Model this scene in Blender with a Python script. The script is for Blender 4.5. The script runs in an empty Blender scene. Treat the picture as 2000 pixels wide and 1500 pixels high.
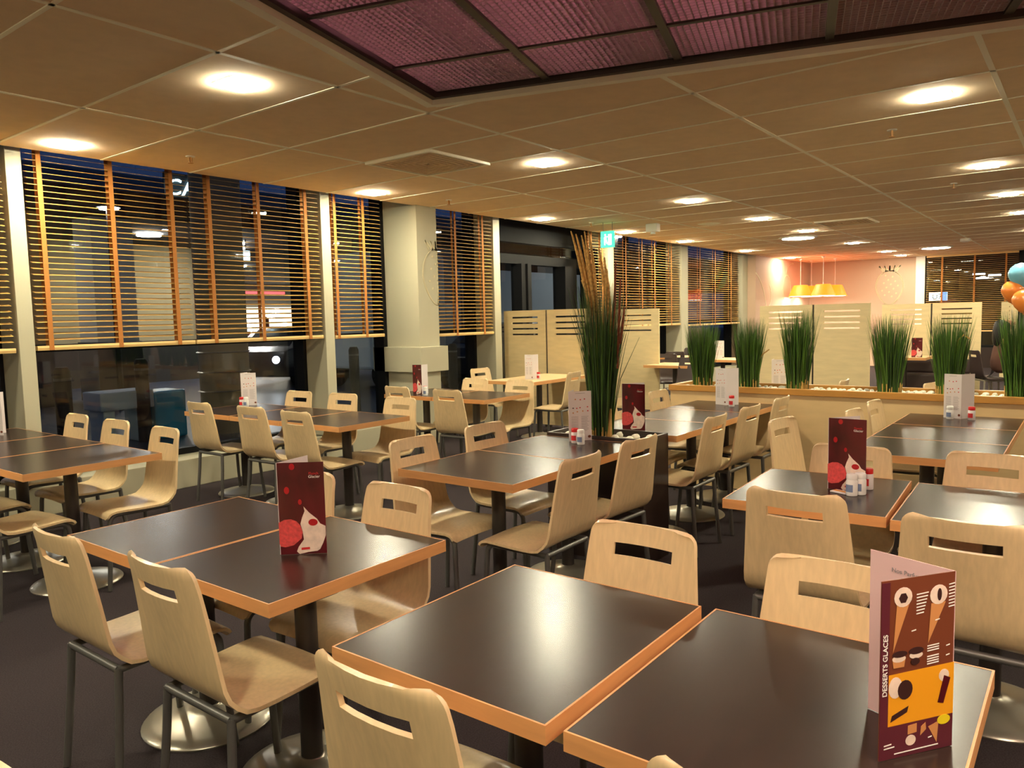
import bpy, bmesh, math, random
from mathutils import Vector, Matrix
random.seed(7)
PI = math.pi
sc = bpy.context.scene
C = bpy.context.scene.collection

# ------------------------------------------------------------------ camera, world, exposure
cam_d = bpy.data.cameras.new('camera'); cam = bpy.data.objects.new('camera', cam_d); C.objects.link(cam)
YAW, PITCH, ROLL, FPX = 0.653076711, -0.0860909487, -0.0233778711, 1483.5
cy, sy = math.cos(YAW), math.sin(YAW)
fw = Vector((cy*math.cos(PITCH), sy*math.cos(PITCH), math.sin(PITCH)))
r0 = Vector((sy, -cy, 0)); u0 = r0.cross(fw)
r = math.cos(ROLL)*r0 + math.sin(ROLL)*u0; u = -math.sin(ROLL)*r0 + math.cos(ROLL)*u0
M = Matrix((r, u, -fw)).transposed().to_4x4(); M.translation = (0, 0, 1.49)
cam.matrix_world = M
cam_d.sensor_width = 36; cam_d.lens = FPX/2000*36; cam_d.clip_end = 300; cam_d.clip_start = .02
sc.camera = cam
w = bpy.data.worlds.new('world'); sc.world = w; w.use_nodes = True
w.node_tree.nodes['Background'].inputs[0].default_value = (0.03, 0.06, 0.16, 1)
w.node_tree.nodes['Background'].inputs[1].default_value = 0.22
vs = sc.view_settings
vs.view_transform = 'Standard'; vs.look = 'None'; vs.gamma = 1; vs.use_curve_mapping = False
vs.exposure = 1.22
LAMP = 165.0        # emission of the square ceiling lamps
LAMP_COL = (1.0, 0.93, 0.68)

# ------------------------------------------------------------------ materials
def srgb(r_, g_, b_):
    f = lambda c: (c/255/12.92) if c/255 <= .04045 else ((c/255+.055)/1.055)**2.4
    return (f(r_), f(g_), f(b_), 1)
MATS = {}
def mat(name, col, rough=.5, metal=0, emit=None, estr=0, spec=.5, noise=None, bump=None, coat=0, alpha=None, trans=0):
    """noise=(scale vec, amount, detail): procedural streaks or mottling of the surface's own colour"""
    m = bpy.data.materials.new(name); m.use_nodes = True
    nt = m.node_tree; b = nt.nodes['Principled BSDF']
    b.inputs['Base Color'].default_value = col
    b.inputs['Roughness'].default_value = rough; b.inputs['Metallic'].default_value = metal
    b.inputs['Specular IOR Level'].default_value = spec
    if coat: b.inputs['Coat Weight'].default_value = coat; b.inputs['Coat Roughness'].default_value = .12
    if emit: b.inputs['Emission Color'].default_value = emit; b.inputs['Emission Strength'].default_value = estr
    if trans: b.inputs['Transmission Weight'].default_value = trans
    if noise or bump:
        tc = nt.nodes.new('ShaderNodeTexCoord')
    if noise:
        mp = nt.nodes.new('ShaderNodeMapping'); mp.inputs['Scale'].default_value = noise[0]
        nz = nt.nodes.new('ShaderNodeTexNoise'); nz.inputs['Scale'].default_value = 1; nz.inputs['Detail'].default_value = noise[2]
        rp = nt.nodes.new('ShaderNodeValToRGB')
        a = noise[1]
        rp.color_ramp.elements[0].position = .3; rp.color_ramp.elements[1].position = .7
        rp.color_ramp.elements[0].color = tuple(c*(1-a) for c in col[:3])+(1,)
        rp.color_ramp.elements[1].color = tuple(min(1, c*(1+a)) for c in col[:3])+(1,)
        nt.links.new(tc.outputs['Object'], mp.inputs[0]); nt.links.new(mp.outputs[0], nz.inputs['Vector'])
        nt.links.new(nz.outputs['Fac'], rp.inputs[0]); nt.links.new(rp.outputs[0], b.inputs['Base Color'])
    if bump:
        nb = nt.nodes.new('ShaderNodeTexNoise'); nb.inputs['Scale'].default_value = bump[0]; nb.inputs['Detail'].default_value = 2
        bp = nt.nodes.new('ShaderNodeBump'); bp.inputs['Strength'].default_value = bump[1]; bp.inputs['Distance'].default_value = .01
        nt.links.new(tc.outputs['Object'], nb.inputs['Vector']); nt.links.new(nb.outputs['Fac'], bp.inputs['Height'])
        nt.links.new(bp.outputs[0], b.inputs['Normal'])
    MATS[name] = m
    return m
mat('birch_ply', srgb(224, 196, 150), .36, noise=((70, 70, 5), .07, 3), coat=.15)
mat('ply_edge', srgb(214, 168, 108), .4)
mat('laminate', srgb(48, 35, 30), .26, spec=.42, noise=((5, 40, 5), .22, 6))
mat('pale_laminate', srgb(226, 196, 146), .35, noise=((4, 60, 4), .06, 4))
mat('edge_band', srgb(208, 150, 94), .4, noise=((6, 6, 50), .08, 3))
mat('grey_metal', srgb(112, 110, 106), .38, metal=.55)
mat('dark_metal', srgb(66, 60, 56), .42, metal=.4)
mat('steel_base', srgb(176, 170, 155), .3, metal=.7)
mat('black_plastic', srgb(26, 24, 24), .5)
mat('carpet', srgb(60, 52, 54), .95, spec=.15, noise=((180, 180, 180), .35, 5), bump=(400, .6))
mat('cream_paint', srgb(186, 180, 154), .6)
mat('tan_paint', srgb(190, 162, 138), .7)
mat('line_paint', srgb(212, 200, 164), .6)
mat('ceiling_tile', srgb(238, 214, 182), .9, spec=.1, noise=((9, 9, 9), .04, 8))
mat('rail', srgb(250, 246, 226), .5)
mat('white_paint', srgb(235, 232, 222), .5)
mat('lamp_glow', (1, 1, 1, 1), .5, emit=LAMP_COL+(1,), estr=LAMP)
mat('big_lamp_glow', (1, 1, 1, 1), .5, emit=LAMP_COL+(1,), estr=25)
mat('blind_slat', srgb(200, 158, 84), .5, noise=((3, 60, 60), .06, 2))
mat('blind_tape', srgb(176, 112, 48), .8)
mat('blind_rail', srgb(226, 190, 124), .5)
mat('frame_black', srgb(16, 16, 17), .5, spec=.2)
mat('screen_ply', srgb(226, 204, 156), .45, noise=((4, 4, 22), .06, 5))
mat('rim_oak', srgb(196, 140, 66), .4, noise=((30, 4, 30), .1, 4))
mat('planter_ply', srgb(226, 194, 142), .5, noise=((4, 4, 14), .05, 5))
mat('wenge', srgb(46, 32, 28), .35)
mat('pebble', srgb(236, 232, 212), .55)
mat('grass', srgb(74, 108, 34), .5, noise=((14, 14, 2), .5, 3))
mat('dark_grass', srgb(36, 62, 22), .5, noise=((20, 20, 2), .55, 3))
mat('straw', srgb(178, 140, 76), .8, noise=((20, 20, 20), .25, 3))
mat('seed_head', srgb(186, 142, 76), .9, noise=((60, 60, 60), .4, 3))
mat('russet', srgb(118, 60, 34), .9, noise=((60, 60, 60), .3, 3))
mat('paper', srgb(226, 216, 214), .6)
mat('pink_paper', srgb(222, 186, 186), .6)
mat('cherry_card', srgb(84, 14, 24), .3, noise=((12, 12, 6), .45, 2), coat=.3)
mat('cherry', srgb(176, 22, 34), .3)
mat('sorbet', srgb(214, 74, 74), .7, noise=((90, 90, 90), .2, 4))
mat('cream', srgb(232, 208, 192), .6, noise=((40, 40, 40), .12, 3))
mat('print_white', srgb(240, 236, 230), .6)
mat('print_red', srgb(206, 40, 44), .6)
mat('print_grey', srgb(150, 140, 142), .6)
mat('print_brown', srgb(118, 58, 34), .5)
mat('print_orange', srgb(238, 160, 24), .5)
mat('print_plum', srgb(92, 30, 44), .5)
mat('print_dark', srgb(58, 28, 26), .5)
mat('print_yellow', srgb(232, 206, 30), .5)
mat('print_tan', srgb(206, 140, 84), .5)
mat('print_green', srgb(168, 176, 90), .6)
mat('print_blue', srgb(120, 134, 168), .6)
mat('cap_red', srgb(204, 28, 30), .4)
mat('shaker_white', srgb(232, 230, 226), .4)
mat('exit_green', srgb(20, 170, 110), .5, emit=srgb(30, 200, 130), estr=1.1)
mat('exit_white', (1, 1, 1, 1), .5, emit=(.85, 1, .92, 1), estr=2.2)
mat('pendant_shade', srgb(226, 84, 20), .6, emit=(1, .13, .0, 1), estr=1.2)
mat('pendant_core', srgb(250, 180, 60), .6, emit=(1, .42, .04, 1), estr=3.0)
mat('bulb_disc', (1, 1, 1, 1), .5, emit=(1, .80, .60, 1), estr=16)
mat('pink_tube', (1, .5, .5, 1), .5, emit=(1, .32, .40, 1), estr=9)
mat('tray_grid', srgb(186, 170, 176), .5, metal=.2)
mat('void_dark', srgb(40, 26, 28), .9)
mat('balloon_blue', srgb(110, 178, 206), .25)
mat('balloon_orange', srgb(240, 140, 60), .25)
mat('dark_shell', srgb(58, 44, 42), .45)
mat('asphalt', srgb(36, 44, 62), .35, noise=((1.5, .5, 1), .3, 4))
mat('ext_dark', srgb(30, 26, 24), .8)
mat('ext_grey', srgb(150, 150, 146), .8)
mat('ext_beige', srgb(160, 146, 112), .8)
mat('ext_brown', srgb(150, 116, 66), .8)
mat('ext_red', srgb(110, 30, 30), .8)
mat('ext_panel', srgb(186, 200, 206), .7)
mat('shop_glow', (1, .9, .7, 1), .5, emit=(1, .86, .6, 1), estr=.9)
mat('shop_hot', (1, 1, 1, 1), .5, emit=(1, .95, .85, 1), estr=5)
mat('sign_cyan', (1, 1, 1, 1), .5, emit=(.55, .9, 1, 1), estr=3.2)
mat('sign_red', (1, .2, .2, 1), .5, emit=(1, .12, .12, 1), estr=.9)
mat('sign_blue', (.2, .3, 1, 1), .5, emit=(.1, .25, 1, 1), estr=1.6)
mat('added_street_glow', (1, 1, 1, 1), .5, emit=(1, .93, .82, 1), estr=60)
mat('car_silver', srgb(170, 178, 188), .25, metal=.5)
mat('car_blue', srgb(40, 150, 190), .25, metal=.2)
mat('car_dark', srgb(30, 32, 38), .25, metal=.3)
mat('car_glass', srgb(14, 16, 20), .1)
mat('tyre', srgb(14, 14, 14), .8)
mat('head_light', (1, 1, 1, 1), .3, emit=(.9, .95, 1, 1), estr=6)
mat('skin', srgb(176, 120, 90), .6)
mat('hair', srgb(22, 18, 16), .5)
mat('cloth_brown', srgb(96, 62, 50), .9)
def glass_mat():
    m = bpy.data.materials.new('window_glass'); m.use_nodes = True; nt = m.node_tree
    for n in list(nt.nodes): nt.nodes.remove(n)
    o = nt.nodes.new('ShaderNodeOutputMaterial'); mx = nt.nodes.new('ShaderNodeMixShader')
    t = nt.nodes.new('ShaderNodeBsdfTransparent'); g = nt.nodes.new('ShaderNodeBsdfGlossy'); f = nt.nodes.new('ShaderNodeFresnel')
    t.inputs[0].default_value = (.9, .93, .95, 1); g.inputs['Roughness'].default_value = .02; f.inputs[0].default_value = 1.5
    ge = nt.nodes.new('ShaderNodeNewGeometry'); ma = nt.nodes.new('ShaderNodeMath'); ma.operation = 'MULTIPLY_ADD'
    ma.inputs[1].default_value = 1/1.5-1.5; ma.inputs[2].default_value = 1.5
    nt.links.new(ge.outputs['Backfacing'], ma.inputs[0]); nt.links.new(ma.outputs[0], f.inputs[0])
    nt.links.new(f.outputs[0], mx.inputs[0]); nt.links.new(t.outputs[0], mx.inputs[1]); nt.links.new(g.outputs[0], mx.inputs[2])
    nt.links.new(mx.outputs[0], o.inputs[0]); MATS['glass'] = m
glass_mat()

# ------------------------------------------------------------------ mesh helpers
class MB:
    def __init__(s): s.v = []; s.f = []
    def add(s, vs, fs):
        n = len(s.v); s.v += [tuple(p) for p in vs]; s.f += [tuple(i+n for i in f) for f in fs]; return s
    def box(s, x0, x1, y0, y1, z0, z1, rz=0, org=(0, 0)):
        P = [(x, y, z) for z in (z0, z1) for y in (y0, y1) for x in (x0, x1)]
        if rz:
            c, q = math.cos(rz), math.sin(rz)
            P = [(org[0]+x*c-y*q, org[1]+x*q+y*c, z) for x, y, z in P]
        return s.add(P, [(0, 2, 3, 1), (4, 5, 7, 6), (0, 1, 5, 4), (2, 6, 7, 3), (0, 4, 6, 2), (1, 3, 7, 5)])
    def tube(s, path, rad, n=10, cap=True):
        path = [Vector(p) for p in path]; rings = []
        rads = rad if isinstance(rad, (list, tuple)) else [rad]*len(path)
        prev = None
        for i, p in enumerate(path):
            d = (path[min(i+1, len(path)-1)]-path[max(i-1, 0)]).normalized()
            a = d.orthogonal().normalized() if prev is None else (prev-d*prev.dot(d)).normalized()
            prev = a; b = d.cross(a)
            rings.append([p+(a*math.cos(2*PI*k/n)+b*math.sin(2*PI*k/n))*rads[i] for k in range(n)])
        vs = [q for rg in rings for q in rg]; fs = []
        for i in range(len(rings)-1):
            for k in range(n):
                k2 = (k+1) % n; fs.append((i*n+k, i*n+k2, (i+1)*n+k2, (i+1)*n+k))
        if cap: fs.append(tuple(range(n-1, -1, -1))); fs.append(tuple((len(rings)-1)*n+k for k in range(n)))
        return s.add(vs, fs)
    def lathe(s, prof, n=24, c=(0, 0, 0)):
        vs = []; fs = []
        for rr, z in prof:
            for k in range(n):
                a = 2*PI*k/n; vs.append((c[0]+rr*math.cos(a), c[1]+rr*math.sin(a), c[2]+z))
        for i in range(len(prof)-1):
            for k in range(n):
                k2 = (k+1) % n; fs.append((i*n+k, i*n+k2, (i+1)*n+k2, (i+1)*n+k))
        fs.append(tuple(range(n-1, -1, -1))); fs.append(tuple((len(prof)-1)*n+k for k in range(n)))
        return s.add(vs, fs)
    def poly(s, pts, o, ex, ey, th):
        """flat polygon pts (2-D) placed at o with axes ex, ey, given a thickness th along ex x ey"""
        o = Vector(o); ex = Vector(ex); ey = Vector(ey); nn = ex.cross(ey).normalized()*th
        n = len(pts); vs = [o+ex*a+ey*b for a, b in pts]; vs += [q+nn for q in vs]
        fs = [tuple(range(n-1, -1, -1)), tuple(range(n, 2*n))]
        fs += [(i, (i+1) % n, n+(i+1) % n, n+i) for i in range(n)]
        return s.add(vs, fs)
    def build(s, name, m, parent=None, smooth=False, bevel=0, loc=None):
        me = bpy.data.meshes.new(name); me.from_pydata(s.v, [], s.f); me.update()
        bm = bmesh.new(); bm.from_mesh(me); bmesh.ops.recalc_face_normals(bm, faces=bm.faces)
        if bevel:
            es = [e for e in bm.edges if len(e.link_faces) == 2 and e.calc_face_angle(0) > .6]
            bmesh.ops.bevel(bm, geom=es, offset=bevel, segments=2, profile=.6, affect='EDGES')
        bm.to_mesh(me); bm.free()
        me.materials.append(MATS[m])
        if smooth:
            for p in me.polygons: p.use_smooth = True
            me.set_sharp_from_angle(angle=math.radians(40))
        o = bpy.data.objects.new(name, me); C.objects.link(o)
        if parent: o.parent = parent
        if loc: o.location = loc
        return o
def B(x0, x1, y0, y1, z0, z1): return MB().box(x0, x1, y0, y1, z0, z1)
def tag(o, label=None, cat=None, group=None, kind=None):
    if label: o['label'] = label
    if cat: o['category'] = cat
    if group: o['group'] = group
    if kind: o['kind'] = kind
    return o
def thing(name, label, cat, loc=(0, 0, 0), rz=0, group=None):
    o = bpy.data.objects.new(name, None); C.objects.link(o); o.empty_display_size = .1
    o.location = loc; o.rotation_euler = (0, 0, rz)
    return tag(o, label, cat, group)
def struct(name, mb, m, parent=None, **k):
    o = mb.build(name, m, parent, **k)
    if not parent: o['kind'] = 'structure'
    return o
def sroot(name, loc=(0, 0, 0)):
    o = bpy.data.objects.new(name, None); C.objects.link(o); o['kind'] = 'structure'; o.location = loc; return o
def dup(root, loc=None, rz=None, label=None, group=None, par=None):
    c = root.copy(); C.objects.link(c)
    if par is not None: c.parent = par
    else:
        if loc is not None: c.location = loc
        if rz is not None: c.rotation_euler = (0, 0, rz)
        if label: c['label'] = label
        if group: c['group'] = group
    for ch in root.children: dup(ch, par=c)
    return c
def lettering(name, text, size, m, parent, o, ex, ey, depth=.0004, align='LEFT'):
    cu = bpy.data.curves.new(name, 'FONT'); cu.body = text; cu.size = size; cu.extrude = depth; cu.align_x = align
    t = bpy.data.objects.new(name, cu); C.objects.link(t)
    dg = bpy.context.evaluated_depsgraph_get(); me = bpy.data.meshes.new_from_object(t.evaluated_get(dg))
    bpy.data.objects.remove(t); me.materials.clear(); me.materials.append(MATS[m]); me.name = name
    ex = Vector(ex).normalized(); ey = Vector(ey).normalized()
    mt = Matrix((ex, ey, ex.cross(ey))).transposed().to_4x4(); mt.translation = o
    me.transform(mt)
    ob = bpy.data.objects.new(name, me); C.objects.link(ob); ob.parent = parent
    return ob
def ribbon(mb, pts, o, ex, ey, wd, th):
    """a painted line of width wd following 2-D pts on the plane (o, ex, ey)"""
    for i in range(len(pts)-1):
        a = Vector(pts[i]); b = Vector(pts[i+1]); d = (b-a)
        if d.length < 1e-6: continue
        d.normalize(); n = Vector((-d.y, d.x))*wd/2; a = a-d*wd*.3; b = b+d*wd*.3
        mb.poly([tuple(a-n), tuple(b-n), tuple(b+n), tuple(a+n)], o, ex, ey, th)

# ------------------------------------------------------------------ room shell
CZ = 2.828; YE = 6.34                     # ceiling height, edge of the ceiling before the window recess
struct('floor', B(-3, 22, -5, 7.0, -.1, 0), 'carpet')
# dropped raft opening: rotated 16.5 degrees, corner at RC, extends along -u and +v
RT = math.radians(16.5); RC = Vector((3.46, 3.22)); UH = -Vector((math.cos(RT), math.sin(RT))); VH = Vector((math.sin(RT), -math.cos(RT)))
def raft(a, b): p = RC+UH*a+VH*b; return (p.x, p.y)
RU, RV = 4.6, 4.5
mb = MB()
hole = [raft(0, 0), raft(0, RV), raft(RU, RV), raft(RU, 0)]
outer = [(22, YE), (22, -5), (-3, -5), (-3, YE)]
V = [(x, y, CZ) for x, y in outer]+[(x, y, CZ) for x, y in hole]
order = [4, 5, 6, 7]
mb.add(V, [(0, 1, 5, 4), (1, 2, 6, 5), (2, 3, 7, 6), (3, 0, 4, 7)])
V2 = [(x, y, CZ+.06) for x, y in outer]+[(x, y, CZ+.06) for x, y in hole]
mb.add(V2, [(0, 1, 5, 4), (1, 2, 6, 5), (2, 3, 7, 6), (3, 0, 4, 7)])
mb.add([(22, YE, CZ), (-3, YE, CZ), (-3, YE, CZ+.06), (22, YE, CZ+.06)], [(0, 1, 2, 3)])
ceil = struct('ceiling', mb, 'ceiling_tile')
def in_raft(x, y):
    d = Vector((x, y))-RC; a, b = d.dot(UH), d.dot(VH); return -.02 < a < RU and -.02 < b < RV
rails = MB()
def rail_run(x0, y0, x1, y1, wd):
    n = 90; seg = None; d = Vector((x1-x0, y1-y0)); nn = Vector((-d.y, d.x)).normalized()*wd/2
    def flush(a, b):
        p = Vector((x0, y0))+d*a; q = Vector((x0, y0))+d*b
        pts = [p-nn, q-nn, q+nn, p+nn]
        rails.add([(t.x, t.y, z) for z in (CZ-.004, CZ+.01) for t in pts], [(0, 1, 2, 3), (7, 6, 5, 4), (0, 4, 5, 1), (1, 5, 6, 2), (2, 6, 7, 3), (3, 7, 4, 0)])
    st = None
    for i in range(n*6+1):
        t = i/(n*6); p = Vector((x0, y0))+d*t
        if not in_raft(p.x, p.y):
            if st is None: st = t
        elif st is not None: flush(st, t); st = None
    if st is not None: flush(st, 1)
for yy in (4.93, 3.463, 1.975, .499, -.98, -2.46, -3.94): rail_run(-3, yy, 22, yy, .03)
for i in range(-5, 28): rail_run(1.46+.75*i, -5, 1.46+.75*i, YE, .022)
struct('ceiling_rails', rails, 'rail', ceil)
# window recess above the ceiling edge and the other walls
struct('wall_top_recess', B(-3, 22, 6.341, 7.1, 3.1, 3.16), 'cream_paint')
struct('wall_back', B(-3.1, -3, -5, 7.05, 0, 3.16), 'cream_paint')
struct('wall_right', B(-3, 22, -5.1, -5, 0, 3.0), 'tan_paint')
wl = struct('wall_left', B(17.72, 22, YE-.03, 7.05, 0, 3.1), 'tan_paint')
wf = struct('wall_far', MB().box(22, 22.12, 3.66, YE, 0, 3.0).box(22, 22.12, -5, 3.45, 2.9, 3.0), 'tan_paint')
struct('baseboard_far', B(22, 22.12, -5, 3.45, 0, .5), 'wenge')
struct('trim_7', B(21.96, 22.13, 3.45, 3.66, 0, 2.84), 'white_paint')
struct('trim_8', B(21.9, 22.05, 1.3, 1.38, .5, 2.83), 'frame_black')
# sill box along the window wall
struct('trim_sill', MB().box(-3, 8.29, 6.62, 7.05, 0, .26).box(11.23, 17.72, 6.62, 7.05, 0, .26), 'cream_paint', bevel=.006)
# posts
for i, (a, b) in enumerate(((2.33, 2.44), (5.25, 5.37), (8.15, 8.29), (11.23, 11.42), (14.10, 14.40), (17.40, 17.72))):
    z0 = .27 if i != 2 and i != 3 else 0
    struct('trim_%d' % (i+1), B(a, b, 6.50, 6.96 if i < 5 else 6.62, z0, 3.1), 'cream_paint', bevel=.004)
# column with its plinth band
col = struct('wall_column', MB().box(6.46, 6.80, 6.29, 7.06, 0, 3.1), 'cream_paint', bevel=.003)
struct('plinth_band', B(6.40, 6.87, 6.22, 7.04, .88, 1.18), 'cream_paint', col, bevel=.006)
def berry(o, ex, ey, s, m, parent, wd, th=.004, clip=None):
    mb = MB(); pts = []
    for k in range(41):
        t = 2*PI*k/40; x = math.sin(t)*(1-.25*math.cos(t)*-1 if 0 else 1)
        y = math.cos(t); wdt = .78*(1-.32*max(0, -y)**1.3)
        pts.append((x*wdt*s, y*1.02*s-.1*s*max(0, -y)))
    if clip: pts = [(max(clip[0], min(clip[1], a)), b) for a, b in pts]
    ribbon(mb, pts, o, ex, ey, wd, th)
    for k in range(16):
        a = (((k*.618) % 1)-.5)*1.05*s; b = (((k+.5)/16)-.5)*1.5*s
        if clip and not (clip[0]+.02 < a < clip[1]-.02): continue
        if abs(a)/(.78*s)+abs(b)/(1.3*s) < 1: ribbon(mb, [(a, b), (a+.01, b+.05*s)], o, ex, ey, wd, th)
    for k in range(-2, 3):
        a = k*.2*s
        if clip: a = max(clip[0]+.02, min(clip[1]-.02, a))
        b2 = a*1.5
        if clip: b2 = max(clip[0]+.02, min(clip[1]-.02, b2))
        ribbon(mb, [(a*.5, 1.0*s), (b2, 1.3*s), (a, .98*s)], o, ex, ey, wd, th)
    mb.build('strawberry_outline', m, parent)
berry((6.785, 6.29, 2.02), (1, 0, 0), (0, 0, 1), .31, 'line_paint', col, .018, clip=(-.25, .01))
berry((22, 4.28, 2.08), (0, -1, 0), (0, 0, 1), .42, 'line_paint', wf, .035)
mb = MB()
arc = lambda cx, cz, rx, rz, a0, a1: [(cx+rx*math.cos(a0+(a1-a0)*k/14), cz+rz*math.sin(a0+(a1-a0)*k/14)) for k in range(15)]
for p in (arc(-.6, 1.3, 1.2, 1.2, 0, 1.2), arc(2.1, 2.1, .32, .34, 0, 2*PI), arc(2.6, 2.5, .5, .25, 1.5, 3.4), arc(.1, 1.9, .8, .5, -1.2, .6), [(1.0, 1.45), (2.2, 1.75), (3.4, 2.05)]):
    ribbon(mb, p, (17.9, YE-.03, 0), (1, 0, 0), (0, 0, 1), .035, .004)
mb.build('painted_stems', 'line_paint', wl)

# windows: black frames, glass, behind the blinds
GY = 6.98
def window(n, x0, x1, z0=.26, mull=(), tr=1.30, fr=.06):
    m = MB().box(x0, x0+fr, GY-.14, GY+.04, z0, 3.1).box(x1-fr, x1, GY-.14, GY+.04, z0, 3.1)
    m.box(x0+fr, x1-fr, GY-.05, GY+.04, z0, z0+.06).box(x0+fr, x1-fr, GY-.05, GY+.04, 3.02, 3.1)
    if tr: m.box(x0+fr, x1-fr, GY-.05, GY+.04, tr, tr+.06)
    for q in mull: m.box(q-.03, q+.03, GY-.05, GY+.04, z0+.06, 3.02)
    o = struct('window_%d' % n, m, 'frame_black')
    MB().box(x0+fr, x1-fr, GY-.006, GY+.002, z0+.06, 3.02).build('glass_pane', 'glass', o)
window(1, -3, 2.36)
window(2, 2.42, 5.27)
window(3, 5.35, 6.46)
window(4, 6.80, 8.17)
window(5, 11.40, 14.12, mull=(12.7,))
window(6, 14.36, 17.6)
# door with a black frame and a deep black header
d = sroot('door_1')
m = MB().box(8.29, 8.42, 6.7, 7.05, 0, 3.1).box(8.42, 11.23, 6.90, 7.05, 2.62, 3.1).box(8.42, 11.23, 6.86, 7.0, 2.30, 2.44)
m.box(9.16, 9.26, 6.78, 6.98, 0, 2.3).box(9.29, 9.38, 6.76, 6.98, 0, 2.3).box(10.28, 10.62, 6.74, 6.98, 0, 2.3).box(11.13, 11.23, 6.7, 7.0, 0, 2.62)
m.box(8.42, 11.13, 6.90, 6.98, 0, .12)
m.build('door_frame', 'frame_black', d)
MB().box(8.42, 11.13, 6.93, 6.937, .12, 2.3).box(8.42, 11.13, 6.93, 6.937, 2.44, 2.62).build('glass_pane', 'glass', d)
MB().tube([(9.34, 6.70, .95), (9.34, 6.70, 1.35)], .015).box(9.33, 9.35, 6.70, 6.77, 1.0, 1.02).box(9.33, 9.35, 6.70, 6.77, 1.28, 1.30).build('door_handle', 'grey_metal', d)
window_far = sroot('window_7')
m = MB()
for a, b in ((1.38, 1.44), (3.39, 3.45), (-3.6, -3.5), (-1.1, -1.0)): m.box(22.02, 22.10, a, b, .5, 2.9)
m.box(22.02, 22.10, -5, 3.45, .5, .56).box(22.02, 22.10, -5, 3.45, 2.84, 2.9)
m.build('window_frame', 'frame_black', window_far)
MB().box(22.055, 22.06, -5, 3.45, .56, 2.84).build('glass_pane', 'glass', window_far)

# ------------------------------------------------------------------ blinds
def blind(x0, x1, zb, tapes, label, step=.046, tilt=.23, axis='x', pos=6.535, zt=3.04):
    """slats run along x (axis x) at y=pos, or along y (axis y) at x=pos"""
    t = thing('venetian_blind', label, 'blind', (x0, pos, zb) if axis == 'x' else (pos, x0, zb), 0, 'wooden venetian blinds')
    L = x1-x0
    def P(a, dpt, z): return (a, dpt, z) if axis == 'x' else (dpt*-1 if 0 else dpt, a, z)
    s = MB(); z = .085; c, q = math.cos(tilt)*.025, math.sin(tilt)*.025
    while z < zt-zb-.05:
        pr_ = [(-c, -q), (c, q), (c, q+.003), (-c, -q+.003)]
        s.add([P(a, y, z+dz) for a in (0, L) for y, dz in pr_], [(0, 1, 2, 3), (7, 6, 5, 4), (0, 4, 5, 1), (1, 5, 6, 2), (2, 6, 7, 3), (3, 7, 4, 0)])
        z += step
    s.build('slats', 'blind_slat', t)
    rb = MB()
    for k in range(1, 9): pass
    prof = [(-.022, 0), (.022, 0), (.026, .02), (.022, .036), (-.022, .036), (-.026, .02)]
    n = len(prof)
    rb.add([P(a, y, zz) for a in (-.01, L+.01) for y, zz in prof], [tuple(range(n)), tuple(range(2*n-1, n-1, -1))]+[(i, (i+1) % n, n+(i+1) % n, n+i) for i in range(n)])
    rb.build('bottom_rail', 'blind_rail', t)
    hr = MB(); hr.add([P(a, y, zz) for a in (0, L) for y, zz in ((-.03, zt-zb-.05), (.03, zt-zb-.05), (.03, zt-zb), (-.03, zt-zb))], [(0, 1, 2, 3), (7, 6, 5, 4), (0, 4, 5, 1), (1, 5, 6, 2), (2, 6, 7, 3), (3, 7, 4, 0)])
    hr.build('head_rail', 'blind_rail', t)
    for tx in tapes:
        for dy in (-.029, .029):
            tm = MB(); a = tx-x0
            q1, q2 = sorted((dy, dy+math.copysign(.0015, dy)))
            tm.add([P(aa, yy, zz) for zz in (.0, zt-zb-.05) for aa in (a-.018, a+.018) for yy in (q1, q2)], [(0, 1, 3, 2), (4, 6, 7, 5), (0, 4, 5, 1), (2, 3, 7, 6), (0, 2, 6, 4), (1, 5, 7, 3)])
            tm.build('ladder_tape', 'blind_tape', t)
    return t
blind(-.2, 2.30, 1.315, (.4, 1.2, 2.0), 'wooden blind cut off by the left edge of the picture')
blind(2.47, 3.76, 1.325, (2.56, 3.10, 3.62), 'wide wooden blind in the big left window, its left half with the light-up letters above')
blind(3.80, 5.22, 1.325, (3.98, 4.50, 5.06), 'wide wooden blind in the big left window, its right half ending at the cream post')
blind(5.40, 6.10, 1.315, (5.44, 5.84), 'narrow wooden blind just left of the cream column')
blind(6.84, 8.12, 1.285, (7.38, 7.93), 'narrow wooden blind just right of the cream column')
blind(10.60, 11.20, .95, (10.70, 11.05), 'wooden blind beside the black door, seen behind the tall dried grass')
blind(11.46, 12.66, 1.285, (11.85, 12.45), 'wooden blind behind the green exit sign, left one of the pair')
blind(12.72, 14.06, 1.285, (12.95, 13.65), 'wooden blind right of the exit sign, right one of the pair')
blind(14.44, 17.25, 1.25, (15.0, 15.8, 16.7), 'last wooden blind of the window wall, beside the pinkish wall')
for k, (a, b) in enumerate(((1.45, 3.40), (-.9, 1.25))):
    blind(a, b, .9, (a+.25, a+.9, a+1.6), ('dark wooden blind on the far wall beside the white post', 'dark wooden blind on the far wall behind the balloons')[k], axis='y', pos=21.86, zt=2.82)

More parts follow.
